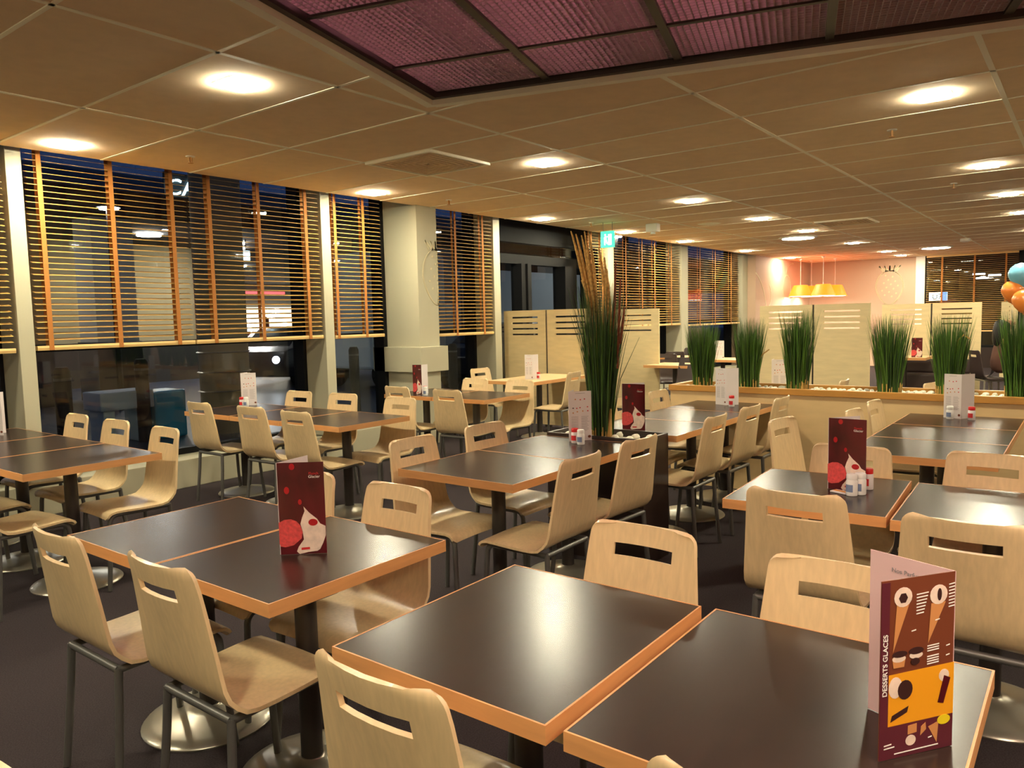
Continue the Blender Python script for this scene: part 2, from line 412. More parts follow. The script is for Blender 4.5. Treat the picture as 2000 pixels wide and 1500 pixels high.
# ------------------------------------------------------------------ ceiling fittings
LX = [2.56, 5.55, 8.58, 10.90, 13.15, 16.25, 19.28]
def rsq(h, rr, n=5):
    pts = []
    for cx_, cy_, a0 in ((h-rr, h-rr, 0), (-h+rr, h-rr, PI/2), (-h+rr, -h+rr, PI), (h-rr, -h+rr, 1.5*PI)):
        for k in range(n+1): a = a0+PI/2*k/n; pts.append((cx_+rr*math.cos(a), cy_+rr*math.sin(a)))
    return pts
def make_lamp():
    t = thing('ceiling_lamp', '', 'ceiling lamp', (0, 0, 0), 0, 'square recessed ceiling lamps')
    MB().poly(rsq(.095, .03), (0, 0, CZ-.0145), (1, 0, 0), (0, 1, 0), .009).build('diffuser', 'lamp_glow', t)
    o, i_ = rsq(.108, .035), rsq(.0955, .03); n = len(o)
    m = MB(); m.add([(x, y, CZ-.003) for x, y in o]+[(x, y, CZ-.006) for x, y in i_]+[(x, y, CZ-.001) for x, y in o]+[(x, y, CZ-.001) for x, y in i_],
        [(k, (k+1) % n, n+(k+1) % n, n+k) for k in range(n)]+[(k, (k+1) % n, 2*n+(k+1) % n, 2*n+k) for k in range(n)]+[(n+k, n+(k+1) % n, 3*n+(k+1) % n, 3*n+k) for k in range(n)])
    m.build('trim_ring', 'white_paint', t)
    return t
lamps = []
rows = {6.0: 'row along the windows', 3.83: 'middle row', .85: 'right-hand row'}
ordn = ['nearest', 'second', 'third', 'fourth', 'fifth', 'sixth', 'seventh']
for yy in (6.0, 3.83, .85):
    vis = LX if yy != .85 else LX[1:5]
    for k, xx in enumerate(vis):
        lamps.append((xx, yy, 'square recessed ceiling lamp, %s from the viewer in the %s' % (ordn[k], rows[yy])))
lamps.append((21.0, 3.83, 'square recessed ceiling lamp farthest away, close to the white post on the far wall'))
for xx, yy in ((-.47, 3.83), (-.47, 6.0), (-.47, .85), (16.25, .85), (19.28, .85), (-.47, -2.2), (5.55, -2.2), (8.58, -2.2), (10.9, -2.2), (13.15, -2.2), (17, -2.2)):  # unseen lamps carrying on the rows, added for the room's lighting
    lamps.append((xx, yy, None))
lp = None
for xx, yy, lb in lamps:
    if lp is None: lp = o = make_lamp(); o.location = (xx, yy, 0); o['label'] = lb
    else: o = dup(lp, (xx, yy, 0), 0, lb or 'square recessed ceiling lamp outside the picture', 'square recessed ceiling lamps' if lb else 'ceiling lamps outside the picture')
for (xx, yy, lb) in ((14.15, 4.27, 'large round flush ceiling light above the left orange pendants'), (19.0, 2.78, 'large round flush ceiling light near the dark far blinds')):
    t = thing('round_ceiling_light', lb, 'ceiling light', (xx, yy, 0))
    MB().lathe([(.27, CZ-.03), (.27, CZ-.022)], 32).build('diffuser', 'big_lamp_glow', t)
    MB().lathe([(.31, CZ-.024), (.33, CZ-.012), (.33, CZ-.001), (.3, CZ-.001)], 32).build('rim', 'white_paint', t, smooth=True)
def vent(x, y, lb):
    t = thing('ceiling_vent', lb, 'vent', (x, y, 0))
    MB().box(-.36, .36, -.36, .36, CZ-.004, CZ-.001).build('backing', 'void_dark', t)
    s = MB()
    for k in range(1, 7):
        h = .36*k/7+.01
        for a, b, c_, d_ in ((-h, h, h-.028, h), (-h, h, -h, -h+.028), (-h, -h+.028, -h+.028, h-.028), (h-.028, h, -h+.028, h-.028)):
            s.box(a, b, c_, d_, CZ-.02, CZ-.006)
    s.build('louvre', 'ceiling_tile', t)
    h = .375; f = MB()
    for a, b, c_, d_ in ((-h, h, h-.03, h), (-h, h, -h, -h+.03), (-h, -h+.03, -h+.03, h-.03), (h-.03, h, -h+.03, h-.03)): f.box(a, b, c_, d_, CZ-.022, CZ-.001)
    f.build('frame', 'rail', t)
vent(4.835, 4.54, 'square ceiling vent with stepped louvres in the left part of the ceiling')
vent(12.33, 3.0, 'square ceiling vent far back, right of the ceiling middle')
def sprinkler(x, y, lb):
    t = thing('sprinkler', lb, 'sprinkler', (x, y, 0), 0, 'ceiling sprinklers')
    MB().lathe([(.035, CZ-.008), (.035, CZ-.001)], 16).build('escutcheon', 'white_paint', t)
    m = MB().tube([(0, 0, CZ-.008), (0, 0, CZ-.05)], .008, 8).tube([(.014, 0, CZ-.012), (.014, 0, CZ-.045)], .003, 6).tube([(-.014, 0, CZ-.012), (-.014, 0, CZ-.045)], .003, 6)
    m.lathe([(.022, CZ-.056), (.022, CZ-.052)], 12); m.build('head', 'rim_oak', t)
for x, y, lb in ((6.36, 1.24, 'ceiling sprinkler below the big square lamp at right'), (3.36, 5.72, 'ceiling sprinkler above the big left window'), (6.46, 5.77, 'ceiling sprinkler above the cream column'),
                 (9.48, 5.76, 'ceiling sprinkler above the black door header'), (9.52, 1.24, 'ceiling sprinkler at right, farther than the one under the big lamp')): sprinkler(x, y, lb)
t = thing('smoke_alarm', 'white box-shaped detector hanging from the ceiling right of the exit sign', 'detector', (10.28, 5.19, 0))
MB().box(-.06, .06, -.09, .09, CZ-.12, CZ-.001).build('body', 'white_paint', t, bevel=.01)
MB().lathe([(.04, 0), (.03, .03)], 16, (0, 0, CZ-.15)).build('sensor', 'shaker_white', t)
t = thing('smoke_alarm', 'small white detector on the ceiling above the far round light', 'detector', (17.2, 2.02, 0))
MB().lathe([(.05, CZ-.07), (.09, CZ-.05), (.09, CZ-.001)], 20).build('body', 'white_paint', t)
tag(MB().lathe([(.15, CZ-.008), (.17, CZ-.001)], 28, (10.94, 4.6, 0)).build('ceiling_speaker', 'rail'), 'flat round speaker cover set in the ceiling between lamps', 'speaker')
# exit sign
t = thing('exit_sign', 'green lit emergency exit sign with white figures hung from the ceiling', 'exit sign', (9.6, 5.56, 0), math.radians(8))
MB().box(-.02, .02, -.10, .10, 2.47, 2.70).build('box', 'exit_green', t, bevel=.003)
m = MB(); O = (-.021, 0, 2.585); ex, ey = (0, -1, 0), (0, 0, 1)
m.poly([(.015, -.08), (.065, -.08), (.065, .07), (.015, .07)], O, ex, ey, -.002)
m.poly([(-.045, -.08), (-.03, -.08), (-.025, -.02), (-.005, -.07), (.008, -.065), (-.012, .0), (-.01, .035), (.006, .03), (.006, .04), (-.03, .045), (-.05, .02), (-.045, .0)], O, ex, ey, -.002)
m.poly([(-.03+.013*math.cos(a*PI/4), .062+.013*math.sin(a*PI/4)) for a in range(8)], O, ex, ey, -.002)
m.build('running_figure', 'exit_white', t)
m = MB().tube([(0, .07, 2.7), (0, .07, CZ)], .004, 6).tube([(0, -.07, 2.7), (0, -.07, CZ)], .004, 6); m.build('hanger', 'grey_metal', t)

# dropped egg-crate raft with pink light above
t = thing('light_raft', 'large dark egg-crate raft in the ceiling with pink light behind the grid', 'light raft')
def rbox(mb, a0, a1, b0, b1, z0, z1):
    P = [raft(a0, b0), raft(a1, b0), raft(a1, b1), raft(a0, b1)]
    mb.add([(x, y, z) for z in (z0, z1) for x, y in P], [(0, 1, 2, 3), (7, 6, 5, 4), (0, 4, 5, 1), (1, 5, 6, 2), (2, 6, 7, 3), (3, 7, 4, 0)])
m = MB()
rbox(m, 0, RU, -.02, .035, CZ-.06, CZ+.1); rbox(m, -.02, .035, .035, RV, CZ-.06, CZ+.1); rbox(m, 0, RU, RV-.035, RV, CZ-.06, CZ+.1); rbox(m, RU-.035, RU, .035, RV-.035, CZ-.06, CZ+.1)
m.build('border', 'rail', t)
m = MB()
rbox(m, .036, RU-.036, .036, .07, CZ-.03, CZ+.09); rbox(m, .036, .07, .07, RV-.036, CZ-.03, CZ+.09)
m.build('inner_border', 'dark_metal', t)
m = MB()
vr = [.76, 1.49, 2.22, 2.97, 3.72]; ur = [.56, 1.31, 2.06, 2.81, 3.56]
for v_ in vr: rbox(m, .07, RU-.036, v_-.02, v_+.02, CZ-.014, CZ+.05)
for u_ in ur: rbox(m, u_-.012, u_+.012, .07, RV-.036, CZ-.010, CZ+.045)
m.build('cross_rail', 'dark_metal', t)
ue = [.07]+ur+[RU-.036]; ve = [.07]+vr+[RV-.036]
for i in range(3):
    for j in range(5):
        a0, a1, b0, b1 = ue[i]+.013, ue[i+1]-.013, ve[j]+.021, ve[j+1]-.021
        g = MB(); n = max(2, round((a1-a0)/.031)); k = max(2, round((b1-b0)/.031))
        for q in range(n+1): s_ = a0+(a1-a0)*q/n; rbox(g, s_-.0022, s_+.0022, b0, b1, CZ, CZ+.022)
        for q in range(k+1): s_ = b0+(b1-b0)*q/k; rbox(g, a0, a1, s_-.0022, s_+.0022, CZ, CZ+.022)
        g.build('egg_crate_panel', 'tray_grid', t)
m = MB(); rbox(m, 0, RU, 0, RV, CZ+.42, CZ+.44); rbox(m, 0, RU, 0, .01, CZ+.1, CZ+.42); rbox(m, 0, .01, .01, RV, CZ+.1, CZ+.42); rbox(m, RU-.01, RU, .01, RV, CZ+.1, CZ+.42); rbox(m, .01, RU-.01, RV-.01, RV, CZ+.1, CZ+.42)
m.build('housing', 'void_dark', t)
for v_ in (.25, .98, 1.72, 3.3):
    a = raft(.3, v_); b = raft(RU-.3, v_)
    MB().tube([(a[0], a[1], CZ+.3), (b[0], b[1], CZ+.3)], .016, 10).build('pink_tube', 'pink_tube', t)

# ------------------------------------------------------------------ chairs
def shell_mesh(name, m, parent):
    prof = [(.178, .418), (.176, .430), (.169, .441), (.156, .450), (.13, .455), (.08, .454), (.0, .450), (-.08, .448), (-.13, .449), (-.165, .456), (-.192, .471), (-.212, .495), (-.225, .528), (-.234, .57), (-.250, .65), (-.265, .72), (-.2755, .768), (-.2835, .804), (-.291, .836), (-.2935, .848), (-.2955, .857), (-.2965, .862), (-.297, .8645)]
    zt = .865
    S = [0]
    for i in range(1, len(prof)): S.append(S[-1]+math.dist(prof[i], prof[i-1]))
    vl = [-1, -.93, -.8, -.565, -.3, 0, .3, .565, .8, .93, 1]
    P = []
    for i, (x, z) in enumerate(prof):
        w_ = .205 if z < .46 and x > -.1 else .205-.036*max(0, min(1, (z-.46)/.4))
        e1 = S[-1]-S[i]; e0 = S[i]
        for e, rr in ((e1, .030), (e0, .022)):
            if e < rr: w_ -= rr-math.sqrt(max(0, rr*rr-(rr-e)**2))
        row = []
        for v in vl:
            hk = max(0, min(1, (z-.50)/.30)); dx = .030*hk*(v*v-.35)
            dz = -.006*v*v if z < .46 else 0
            yy = v*w_
            if abs(abs(v)-.565) < .001: yy = math.copysign(.096, v)
            row.append(Vector((x+dx, yy, z+dz)))
        P.append(row)
    nv = len(vl); V = [p for row in P for p in row]; F = []
    for i in range(len(prof)-1):
        for j in range(nv-1):
            if i == 16 and 3 <= j <= 6: continue
            F.append((i*nv+j, i*nv+j+1, (i+1)*nv+j+1, (i+1)*nv+j))
    me = bpy.data.meshes.new(name); me.from_pydata([tuple(v) for v in V], [], F); me.update()
    bm = bmesh.new(); bm.from_mesh(me); bm.normal_update()
    nrm = {v.index: v.normal.copy() for v in bm.verts}
    bd = [(e.verts[0].index, e.verts[1].index) for e in bm.edges if len(e.link_faces) == 1]
    bm.free(); bpy.data.meshes.remove(me)
    n = len(V); T = .006
    V2 = [V[k]+nrm[k]*T for k in range(n)]+[V[k]-nrm[k]*T for k in range(n)]
    F2 = [f for f in F]+[tuple(i+n for i in reversed(f)) for f in F]+[(a, b, b+n, a+n) for a, b in bd]
    mb = MB(); mb.add(V2, F2); o = mb.build(name, m, parent)
    me = o.data
    for p in me.polygons: p.use_smooth = True
    me.set_sharp_from_angle(angle=math.radians(38))
    return o
def make_chair(shell, metal, name, cat):
    t = thing(name, '', cat)
    shell_mesh('shell', shell, t)
    for sgn in (-1, 1):
        y = sgn*.165
        p = [(-.02, y, .425), (.075, y, .427)]
        for k in range(7): a = PI/2*(1-k/6); p.append((.110+.045*math.cos(a), y, .382+.045*math.sin(a)))
        p += [(.166, sgn*.172, .2), (.185, sgn*.182, .004)]
        MB().tube(p, .0125, 10).build('leg', metal, t, smooth=True)
        MB().tube([(-.19, y, .43), (-.198, sgn*.170, .30), (-.225, sgn*.185, .004)], .0125, 10).build('leg', metal, t, smooth=True)
    m = MB().tube([(-.02, -.165, .425), (-.195, -.165, .425)], .0122).tube([(-.02, .165, .425), (-.195, .165, .425)], .0122)
    m.tube([(-.19, -.165, .425), (-.19, .165, .425)], .0122).tube([(.08, -.165, .425), (.08, .165, .425)], .0115)
    m.build('seat_frame', metal, t, smooth=True)
    for yy in (-.08, .08):
        MB().lathe([(.012, .428), (.016, .4435), (.014, .447)], 12, (-.09, yy, 0)).build('rubber_pad', 'black_plastic', t)
    return t
chair0 = make_chair('birch_ply', 'grey_metal', 'dining_chair', 'chair')
first = [True]
def chair(x, y, deg, label, group=None):
    global chair0
    if first[0]:
        first[0] = False; o = chair0; o.location = (x, y, 0); o.rotation_euler = (0, 0, math.radians(deg)); o['label'] = label
        if group: o['group'] = group
        return o
    o = dup(chair0, (x, y, 0), math.radians(deg), label)
    o['group'] = group or 'bentwood dining chairs'
    return o
G = 'bentwood dining chairs'
chair(1.25, 2.55, 0, 'leftmost complete chair in the foreground, seen from behind, legs on the open floor', G)
chair(1.28, 1.98, 0, 'chair seen from behind, second from the left in the foreground, with its seat visible', G)
chair(1.715, 2.08, 180, 'chair facing us behind the left foreground table, right of its cherry menu', G)
chair(1.715, 2.62, 180, 'chair on the far side of the left foreground table, mostly hidden by the cherry menu', G)
chair(1.17, 1.01, 0, 'biggest chair back at the bottom centre, below the empty foreground table', G)
chair(1.70, 1.04, 180, 'pinkish chair facing us behind the empty foreground table, with a dark handle slot', G)
chair(1.22, .32, 0, 'chair back just peeping up at the bottom edge below the bottom right table', G)
chair(1.66, .48, 180, 'chair facing us behind the bottom right table, partly hidden by the tall dessert menu', G)
chair(.07, 1.20, 180, 'chair of which only the top rim shows in the bottom left corner', G)
chair(2.95, .81, 0, 'chair back turned to us before the table with three shakers', G)
chair(2.84, .28, 0, 'large chair back at the right edge above the tall dessert menu', G)
chair(3.43, .87, 180, 'pinkish chair behind the table with three shakers, half hidden by its cherry menu', G)
chair(3.50, .32, 180, 'pinkish chair facing us at the right edge, behind the table right of the shakers', G)
chair(4.44, 1.16, 262, 'bright chair with an empty slot standing alone between the middle and right tables', G)
chair(5.06, .90, 268, 'pale chair just behind the top of the cherry menu with shakers', G)
chair(5.62, .90, 268, 'pale chair against the planter wall, right of the cherry menu top', G)
chair(2.87, 2.60, 270, 'front left chair of the centre table, facing it with its slotted back near the middle', G)
chair(3.46, 2.60, 266, 'rear left chair of the centre table, next to the table joint', G)
chair(2.89, 2.10, 90, 'front right chair of the centre table, seen from behind with its seat in view', G)
chair(3.49, 2.11, 86, 'rear right chair of the centre table, in front of the dark plant box', G)
chair(4.52, 2.57, 270, 'chair hidden behind the tall grass and the white menu with red shaker', G)
chair(5.12, 2.57, 270, 'chair hidden behind the cherry menu on the middle table', G)
chair(5.71, 2.57, 270, 'chair facing us beside the end of the slotted screen, left of the planter', G)
chair(4.47, 2.11, 90, 'front chair of the two seen from behind at the table before the planter', G)
chair(5.05, 2.10, 88, 'second chair seen from behind at the table before the planter', G)
chair(5.66, 2.09, 90, 'chair pushed against the planter wall at the end of the three-part table', G)
chair(5.32, 4.60, 0, 'tall chair back in front of the pillar table, right one', G)
chair(5.38, 5.29, -3, 'chair back at the left of the table in front of the cream column', G)
chair(5.86, 5.18, 180, 'left chair facing us at the table in front of the cream column', G)
chair(5.845, 4.58, 180, 'right chair facing us at the table in front of the cream column', G)
chair(7.42, 5.93, 265, 'chair at the pale table by the slotted screen, on its window side', G)
chair(7.30, 4.98, 96, 'chair with its back to us at the pale table by the slotted screen', G)
chair(3.645, 5.83, 0, 'leftmost of three chair backs along the table below the big left window', G)
chair(3.65, 5.12, 2, 'middle one of three chair backs along the table below the big left window', G)
chair(3.62, 4.52, 0, 'rightmost of three chair backs along the table below the big left window', G)
chair(4.085, 5.80, 183, 'chair facing us left of the second cream post', G)
chair(4.11, 5.21, 184, 'chair facing us in front of the narrow window right of the second cream post', G)
chair(4.085, 4.48, 182, 'chair facing us at the near right end of the table below the big left window', G)
chair(2.17, 5.87, 180, 'farthest of three chairs facing us beside the long table at the left edge', G)
chair(2.15, 5.23, 181, 'middle of three chairs facing us beside the long table at the left edge', G)
chair(2.12, 4.55, 178, 'nearest of three chairs facing us beside the long table at the left edge', G)
chair(1.60, 4.60, 4, 'chair at the left edge of which only the seat shows, nearest one', G)
chair(1.62, 5.25, 3, 'chair at the left edge of which only the seat shows, behind the nearest seat', G)
# dark chairs beyond the planter
dc = make_chair('dark_shell', 'steel_base', 'dark_dining_chair', 'chair')
dl = [(10.0, 4.60, 180, 'dark chair beside the right end of the slotted screen, nearest'), (11.6, 5.6, 180, 'dark chair behind the nearest dark chair, by the window'),
      (10.95, 5.35, 200, 'dark chair with a round slot behind the first green grass'), (13.0, 5.9, 180, 'dark chair by the window under the last blind'),
      (12.6, 4.6, 200, 'dark chair between the two left grasses'), (11.6, 4.1, 90, 'dark chair just left of the wide birch screen'),
      (13.5, 1.4, 90, 'dark chair on the right behind the sixth grass'), (10.9, .95, 90, 'dark chair between the two right-hand grasses')]
for k, (x, y, a, lb) in enumerate(dl):
    if k == 0: dc.location = (x, y, 0); dc.rotation_euler = (0, 0, math.radians(a)); dc['label'] = lb; dc['group'] = 'dark chairs beyond the planter'
    else: dup(dc, (x, y, 0), math.radians(a), lb)
chair(7.25, 2.60, 262, 'pale chair top peeping over the planter left of the second grass', G)
chair(7.15, .79, 255, 'pale chair top peeping over the planter right of the fourth grass', G)
chair(7.30, 2.06, 92, 'pale chair corner peeping over the planter before the wide birch screen', G)

# ------------------------------------------------------------------ tables
def make_table(dx, dy, top, name, label, loc, rz, group, off=(0, 0)):
    ox, oy = off
    t = thing(name, label, 'table', loc, rz, group)
    H = .745
    MB().box(-dx/2+.003, dx/2-.003, -dy/2+.003, dy/2-.003, H-.036, H).build('tabletop', top, t)
    e = MB(); T = .0045
    for a, b, c_, d_ in ((-dx/2, dx/2, -dy/2, -dy/2+T), (-dx/2, dx/2, dy/2-T, dy/2), (-dx/2, -dx/2+T, -dy/2+T, dy/2-T), (dx/2-T, dx/2, -dy/2+T, dy/2-T)): e.box(a, b, c_, d_, H-.038, H+.0006)
    e.build('edge_band', 'edge_band', t)
    MB().tube([(ox, oy, .05), (ox, oy, H-.05)], .036, 20).build('column', 'dark_metal', t, smooth=True)
    MB().box(ox-.2, ox+.22, oy-.025, oy+.025, H-.052, H-.0365).box(ox-.025, ox+.025, oy-.2, oy+.2, H-.052, H-.0365).build('bracket', 'dark_metal', t)
    MB().lathe([(.240, .0), (.242, .006), (.235, .014), (.20, .024), (.14, .036), (.08, .047), (.045, .056), (.040, .062)], 40, (ox, oy, 0)).build('base', 'steel_base', t, smooth=True)
    return t
tab = {}
def table(key, cx, cy, dx, dy, label, group, top='laminate', rz=0):
    k = (key, dx, dy, top)
    if k in tab: return dup(tab[k], (cx, cy, 0), math.radians(rz), label, group)
    tab[k] = make_table(dx, dy, top, 'dining_table', label, (cx, cy, 0), math.radians(rz), group, {'A': (-.01, 0), 'E': (0, -.03), 'K': (0, -.02), 'F': (-.08, 0), 'G': (-.05, 0)}.get(key, (0, 0))); return tab[k]
GT = 'dark laminate table modules'
table('A', 1.505, 2.63, .70, .60, 'empty dark table joined left of the foreground cherry menu table', GT)
table('A', 1.510, 2.022, .70, .60, 'dark table module at lower left carrying the cherry menu', GT)
table('B', 1.435, 1.072, .70, .60, 'empty dark table in the foreground centre', GT)
table('C', 1.440, .436, .70, .60, 'dark table at the bottom right carrying the tall dessert menu', GT)
for k, (y0, y1) in enumerate(((4.25, 4.93), (4.94, 5.62), (5.63, 6.31))):
    table('D', 3.865, (y0+y1)/2, .71, .68, ('near right', 'middle', 'far left')[k]+' module of the table row below the big left window', GT)
for k, (y0, y1) in enumerate(((4.36, 5.07), (5.08, 5.79), (5.80, 6.51))):
    table('L', 1.90, (y0+y1)/2, .74, .71, ('nearest', 'middle', 'farthest')[k]+' module of the long table at the left edge', GT)
table('E', 2.975, 2.41, .63, .73, 'empty front module of the centre table', GT)
table('E', 3.607, 2.41, .63, .73, 'rear module of the centre table, carrying the white menu and two shakers', GT)
table('F', 5.72, 4.76, .71, .66, 'front module of the table before the cream column', GT)
table('F', 5.72, 5.43, .71, .66, 'rear module of the table before the cream column, with a cherry menu', GT)
table('G', 3.27, .885, .70, .60, 'dark table at right carrying the cherry menu and three shakers', GT, rz=3)
table('G', 3.27, .262, .70, .60, 'empty dark table at the right edge beside the table with three shakers', GT, rz=2)
for k in range(3):
    table('K', 4.595+.636*k, 2.36, .63, .70, ('front module, beside the plant box, of the three-part table before the planter', 'middle module of the three-part table left of the planter end', 'rear module of the three-part table, carrying a white menu with a red shaker')[k], GT)
for k in range(3):
    table('M', 4.53+.605*k, .68, .60, .69, ('front module of the right-hand table row before the planter', 'middle module of the right-hand table row before the planter', 'rear module of the right-hand row, with a white menu against the planter')[k], GT)
GP = 'pale laminate tables'
table('N', 7.72, 5.48, 1.24, .70, 'pale birch table standing against the slotted screen at centre', GP, 'pale_laminate')
for x, y, lb in ((10.6, 5.0, 'pale table beside the right end of the slotted screen'), (12.6, 5.95, 'pale table farther back by the window, left of the first grass'), (12.1, 4.85, 'pale table seen between the first and second grass'),
                 (13.3, 2.35, 'pale table seen between the fourth and fifth grass'), (7.3, 2.33, 'pale table hidden behind the planter, holding the white menu behind the third grass'), (7.3, .52, 'pale table hidden behind the planter and the two right-hand grasses')):
    table('P', x, y, .70, .70, lb, GP, 'pale_laminate')

# ------------------------------------------------------------------ menus (folded cards) and shakers
def vmenu(hx, hy, z, a_front, a_back, style, label, L=.15, Hh=.30, group=None):
    """V-folded card: hinge line at (hx, hy); two leaves leave it at world angles a_front / a_back (degrees)"""
    t = thing('menu_card', label, 'menu', (hx, hy, z), 0, group)
    T = .0016
    fa, ba = math.radians(a_front), math.radians(a_back)
    F = Vector((math.cos(fa), math.sin(fa), 0)); K = Vector((math.cos(ba), math.sin(ba), 0))
    nf = Vector((F.y, -F.x, 0))
    inw = 1 if nf.dot(K) > 0 else -1
    nout = -nf*inw                                    # outward normal of the front leaf
    Z = Vector((0, 0, 1))
    # reading axis on the front leaf: left to right for a viewer outside
    rt = Z.cross(nout).normalized(); org = Vector((0, 0, 0)) if rt.dot(F) > 0 else F*L
    fm = {'cherry': 'cherry_card', 'white': 'paper', 'dessert': 'print_brown'}[style]
    bk = {'cherry': 'paper', 'white': 'paper', 'dessert': 'pink_paper'}[style]
    MB().poly([(0, 0), (L, 0), (L, Hh), (0, Hh)], org, rt, Z, -T).build('front_leaf', fm, t)
    nb = Vector((K.y, -K.x, 0)); nbout = nb if nb.dot(F) < 0 else -nb
    rb = Z.cross(nbout).normalized(); ob = Vector((0, 0, 0)) if rb.dot(K) > 0 else K*L
    MB().poly([(0, 0), (L, 0), (L, Hh), (0, Hh)], ob, rb, Z, -T).build('back_leaf', bk, t)
    def sh(name, m, polys, lift=.0005):
        if name == 'text_lines':
            mb = MB()
            for p in polys: mb.poly([(a*L, b*Hh) for a, b in p], org+nout*lift, rt, Z, .0004)
            mb.build(name, m, t)['kind'] = 'stuff'; return
        for p in polys: MB().poly([(a*L, b*Hh) for a, b in p], org+nout*lift, rt, Z, .0004).build(name, m, t)
    el = lambda cx, cz, rx, rz, n=16: [(cx+rx*math.cos(2*PI*k/n), cz+rz*math.sin(2*PI*k/n)) for k in range(n)]
    if style == 'cherry':
        sc_ = [(0, .12), (.02, .09), (.12, .08), (.3, .10), (.47, .17), (.50, .24), (.46, .31), (.38, .36), (.26, .385), (.12, .38), (0, .35)]
        sh('sorbet_scoop', 'sorbet', [sc_], .0006)
        sh('cream_swirl', 'cream', [[(.36, .03), (.40, .08), (.52, .16), (.50, .25), (.46, .33), (.50, .40), (.56, .47), (.54, .52), (.66, .45), (.82, .38), (.88, .33), (.99, .30), (.99, .20), (.93, .12), (.86, .05), (.80, .03), (.6, .02), (.42, .0)]], .0009)
        sh('cherry_print', 'cherry', [el(.33, .955, .06, .035), el(.20, .70, .055, .04), el(.47, .57, .04, .03), el(.73, .345, .10, .038)], .0013)
        sh('price_strip', 'print_red', [[(.46, .045), (.64, .05), (.64, .075), (.46, .07)]], .0014)
        lettering('lettering', 'Flunch', L*.08, 'print_red', t, org+nout*.0016+rt*L*.68+Z*Hh*.865, rt, Z)
        lettering('lettering', 'Glacier', L*.085, 'print_white', t, org+nout*.0016+rt*L*.67+Z*Hh*.83, rt, Z)
    elif style == 'white':
        rnd = random.Random(int(hx*100))
        sh('food_print', 'print_red', [el(a, b, .035, .012, 8) for a, b in ((.52, .83), (.70, .84), (.36, .66), (.50, .67), (.83, .68), (.84, .60))])
        sh('food_print', 'print_tan', [el(a, b, .035, .014, 8) for a, b in ((.30, .84), (.20, .57), (.38, .59), (.62, .60))], .0006)
        sh('food_print', 'print_dark', [el(.2, .665, .04, .012, 8)], .0007)
        sh('text_lines', 'print_grey', [[(.3, .952), (.72, .955), (.72, .962), (.3, .959)]]+[[(a, b), (a+w_, b), (a+w_, b+.006), (a, b+.006)] for b in [x*.026+.2 for x in range(12)] for a, w_ in ((.12, .3), (.55, .25+.1*rnd.random()))], .0005)
        # two leaves also print their right edge: a small brown dish picture
        sh('food_print', 'print_brown', [el(.9, .08, .07, .028, 10)], .0007)
    else:
        sh('orange_panel', 'print_orange', [[(.11, .185), (1, .19), (1, .485), (.11, .475)]], .0004)
        sh('plum_panel', 'print_plum', [[(0, 0), (1, 0), (1, .19), (.11, .185), (.11, .475), (.11, .99), (0, .99)]], .0003)
        sh('cone_print', 'print_tan', [[(.16, .60), (.20, .86), (.38, .88)], [(.63, .62), (.66, .84), (.86, .84)], [(.78, .04), (.66, .14), (.80, .16)]], .0007)
        sh('topping_print', 'cream', [el(.28, .90, .12, .055), el(.76, .885, .12, .055), el(.20, .40, .09, .06), el(.86, .42, .07, .035), el(.42, .085, .07, .03), el(.24, .56, .09, .02), el(.47, .565, .09, .02)], .0009)
        sh('chocolate_print', 'print_dark', [el(.33, .38, .10, .055), el(.28, .895, .06, .03, 6), el(.77, .885, .03, .035), [(.14, .21), (.36, .25), (.38, .285), (.16, .245)], el(.25, .585, .10, .018), el(.47, .59, .10, .02), el(.46, .53, .06, .02)], .0012)
        sh('pot_print', 'print_tan', [[(.17, .51), (.31, .51), (.33, .565), (.15, .565)], [(.38, .12), (.50, .125), (.50, .175), (.38, .17)], [(.55, .10), (.63, .13), (.62, .17), (.56, .15)]], .0008)
        sh('chocolate_stick_print', 'cherry_card', [[(.78, .27), (.86, .26), (.95, .40), (.86, .42)]], .0011)
        sh('lemon_print', 'print_yellow', [el(.87, .165, .09, .028)], .0010)
        sh('text_lines', 'print_white', [[(a, b), (a+w_, b+.004), (a+w_, b+.010), (a, b+.006)] for a, b, w_ in [(.46, .90-.018*k, .16-.01*k) for k in range(7)]+[(.90, .93-.018*k, .08) for k in range(8)]+[(.62, .60-.014*k, .16) for k in range(3)]+[(.62, .54-.014*k, .16) for k in range(4)]+[(.88, .585, .05), (.88, .53, .05), (.40, .70, .06), (.72, .74, .06), (.66, .075, .05), (.06, .078, .1), (.06, .06, .14)]+[(.2, .022, .6)]], .0010)
        lettering('lettering', 'DESSERTS GLACES', L*.085, 'print_white', t, org+nout*.0014+rt*L*.085+Z*Hh*.36, Z, -rt)
        # inside of the back leaf, facing the viewer
        kin = -nbout; kr = Z.cross(kin).normalized(); ko = Vector((0, 0, 0)) if kr.dot(K) > 0 else K*L
        lettering('lettering', 'Nos Parfums', L*.075, 'print_grey', t, ko+kin*(T+.0006)+kr*L*.27+Z*Hh*.90, kr, Z)
        mb = MB(); mb.poly([(.70*L, .895*Hh), (.76*L, .895*Hh), (.76*L, .925*Hh), (.70*L, .925*Hh)], ko+kin*(T+.0006), kr, Z, .0004); mb.poly([(.79*L, .895*Hh), (.84*L, .895*Hh), (.84*L, .925*Hh), (.79*L, .925*Hh)], ko+kin*(T+.0006), kr, Z, .0004)
        mb.build('logo', 'print_red', t)
    return t
TZ = .7462
GM = 'folded menu cards'
def ang(a, b): return math.degrees(math.atan2(b[1]-a[1], b[0]-a[0]))
vmenu(1.445, 2.065, TZ, -50, 12, 'cherry', 'dark red cherry menu card standing on the left foreground table', L=.150, Hh=.30, group=GM)
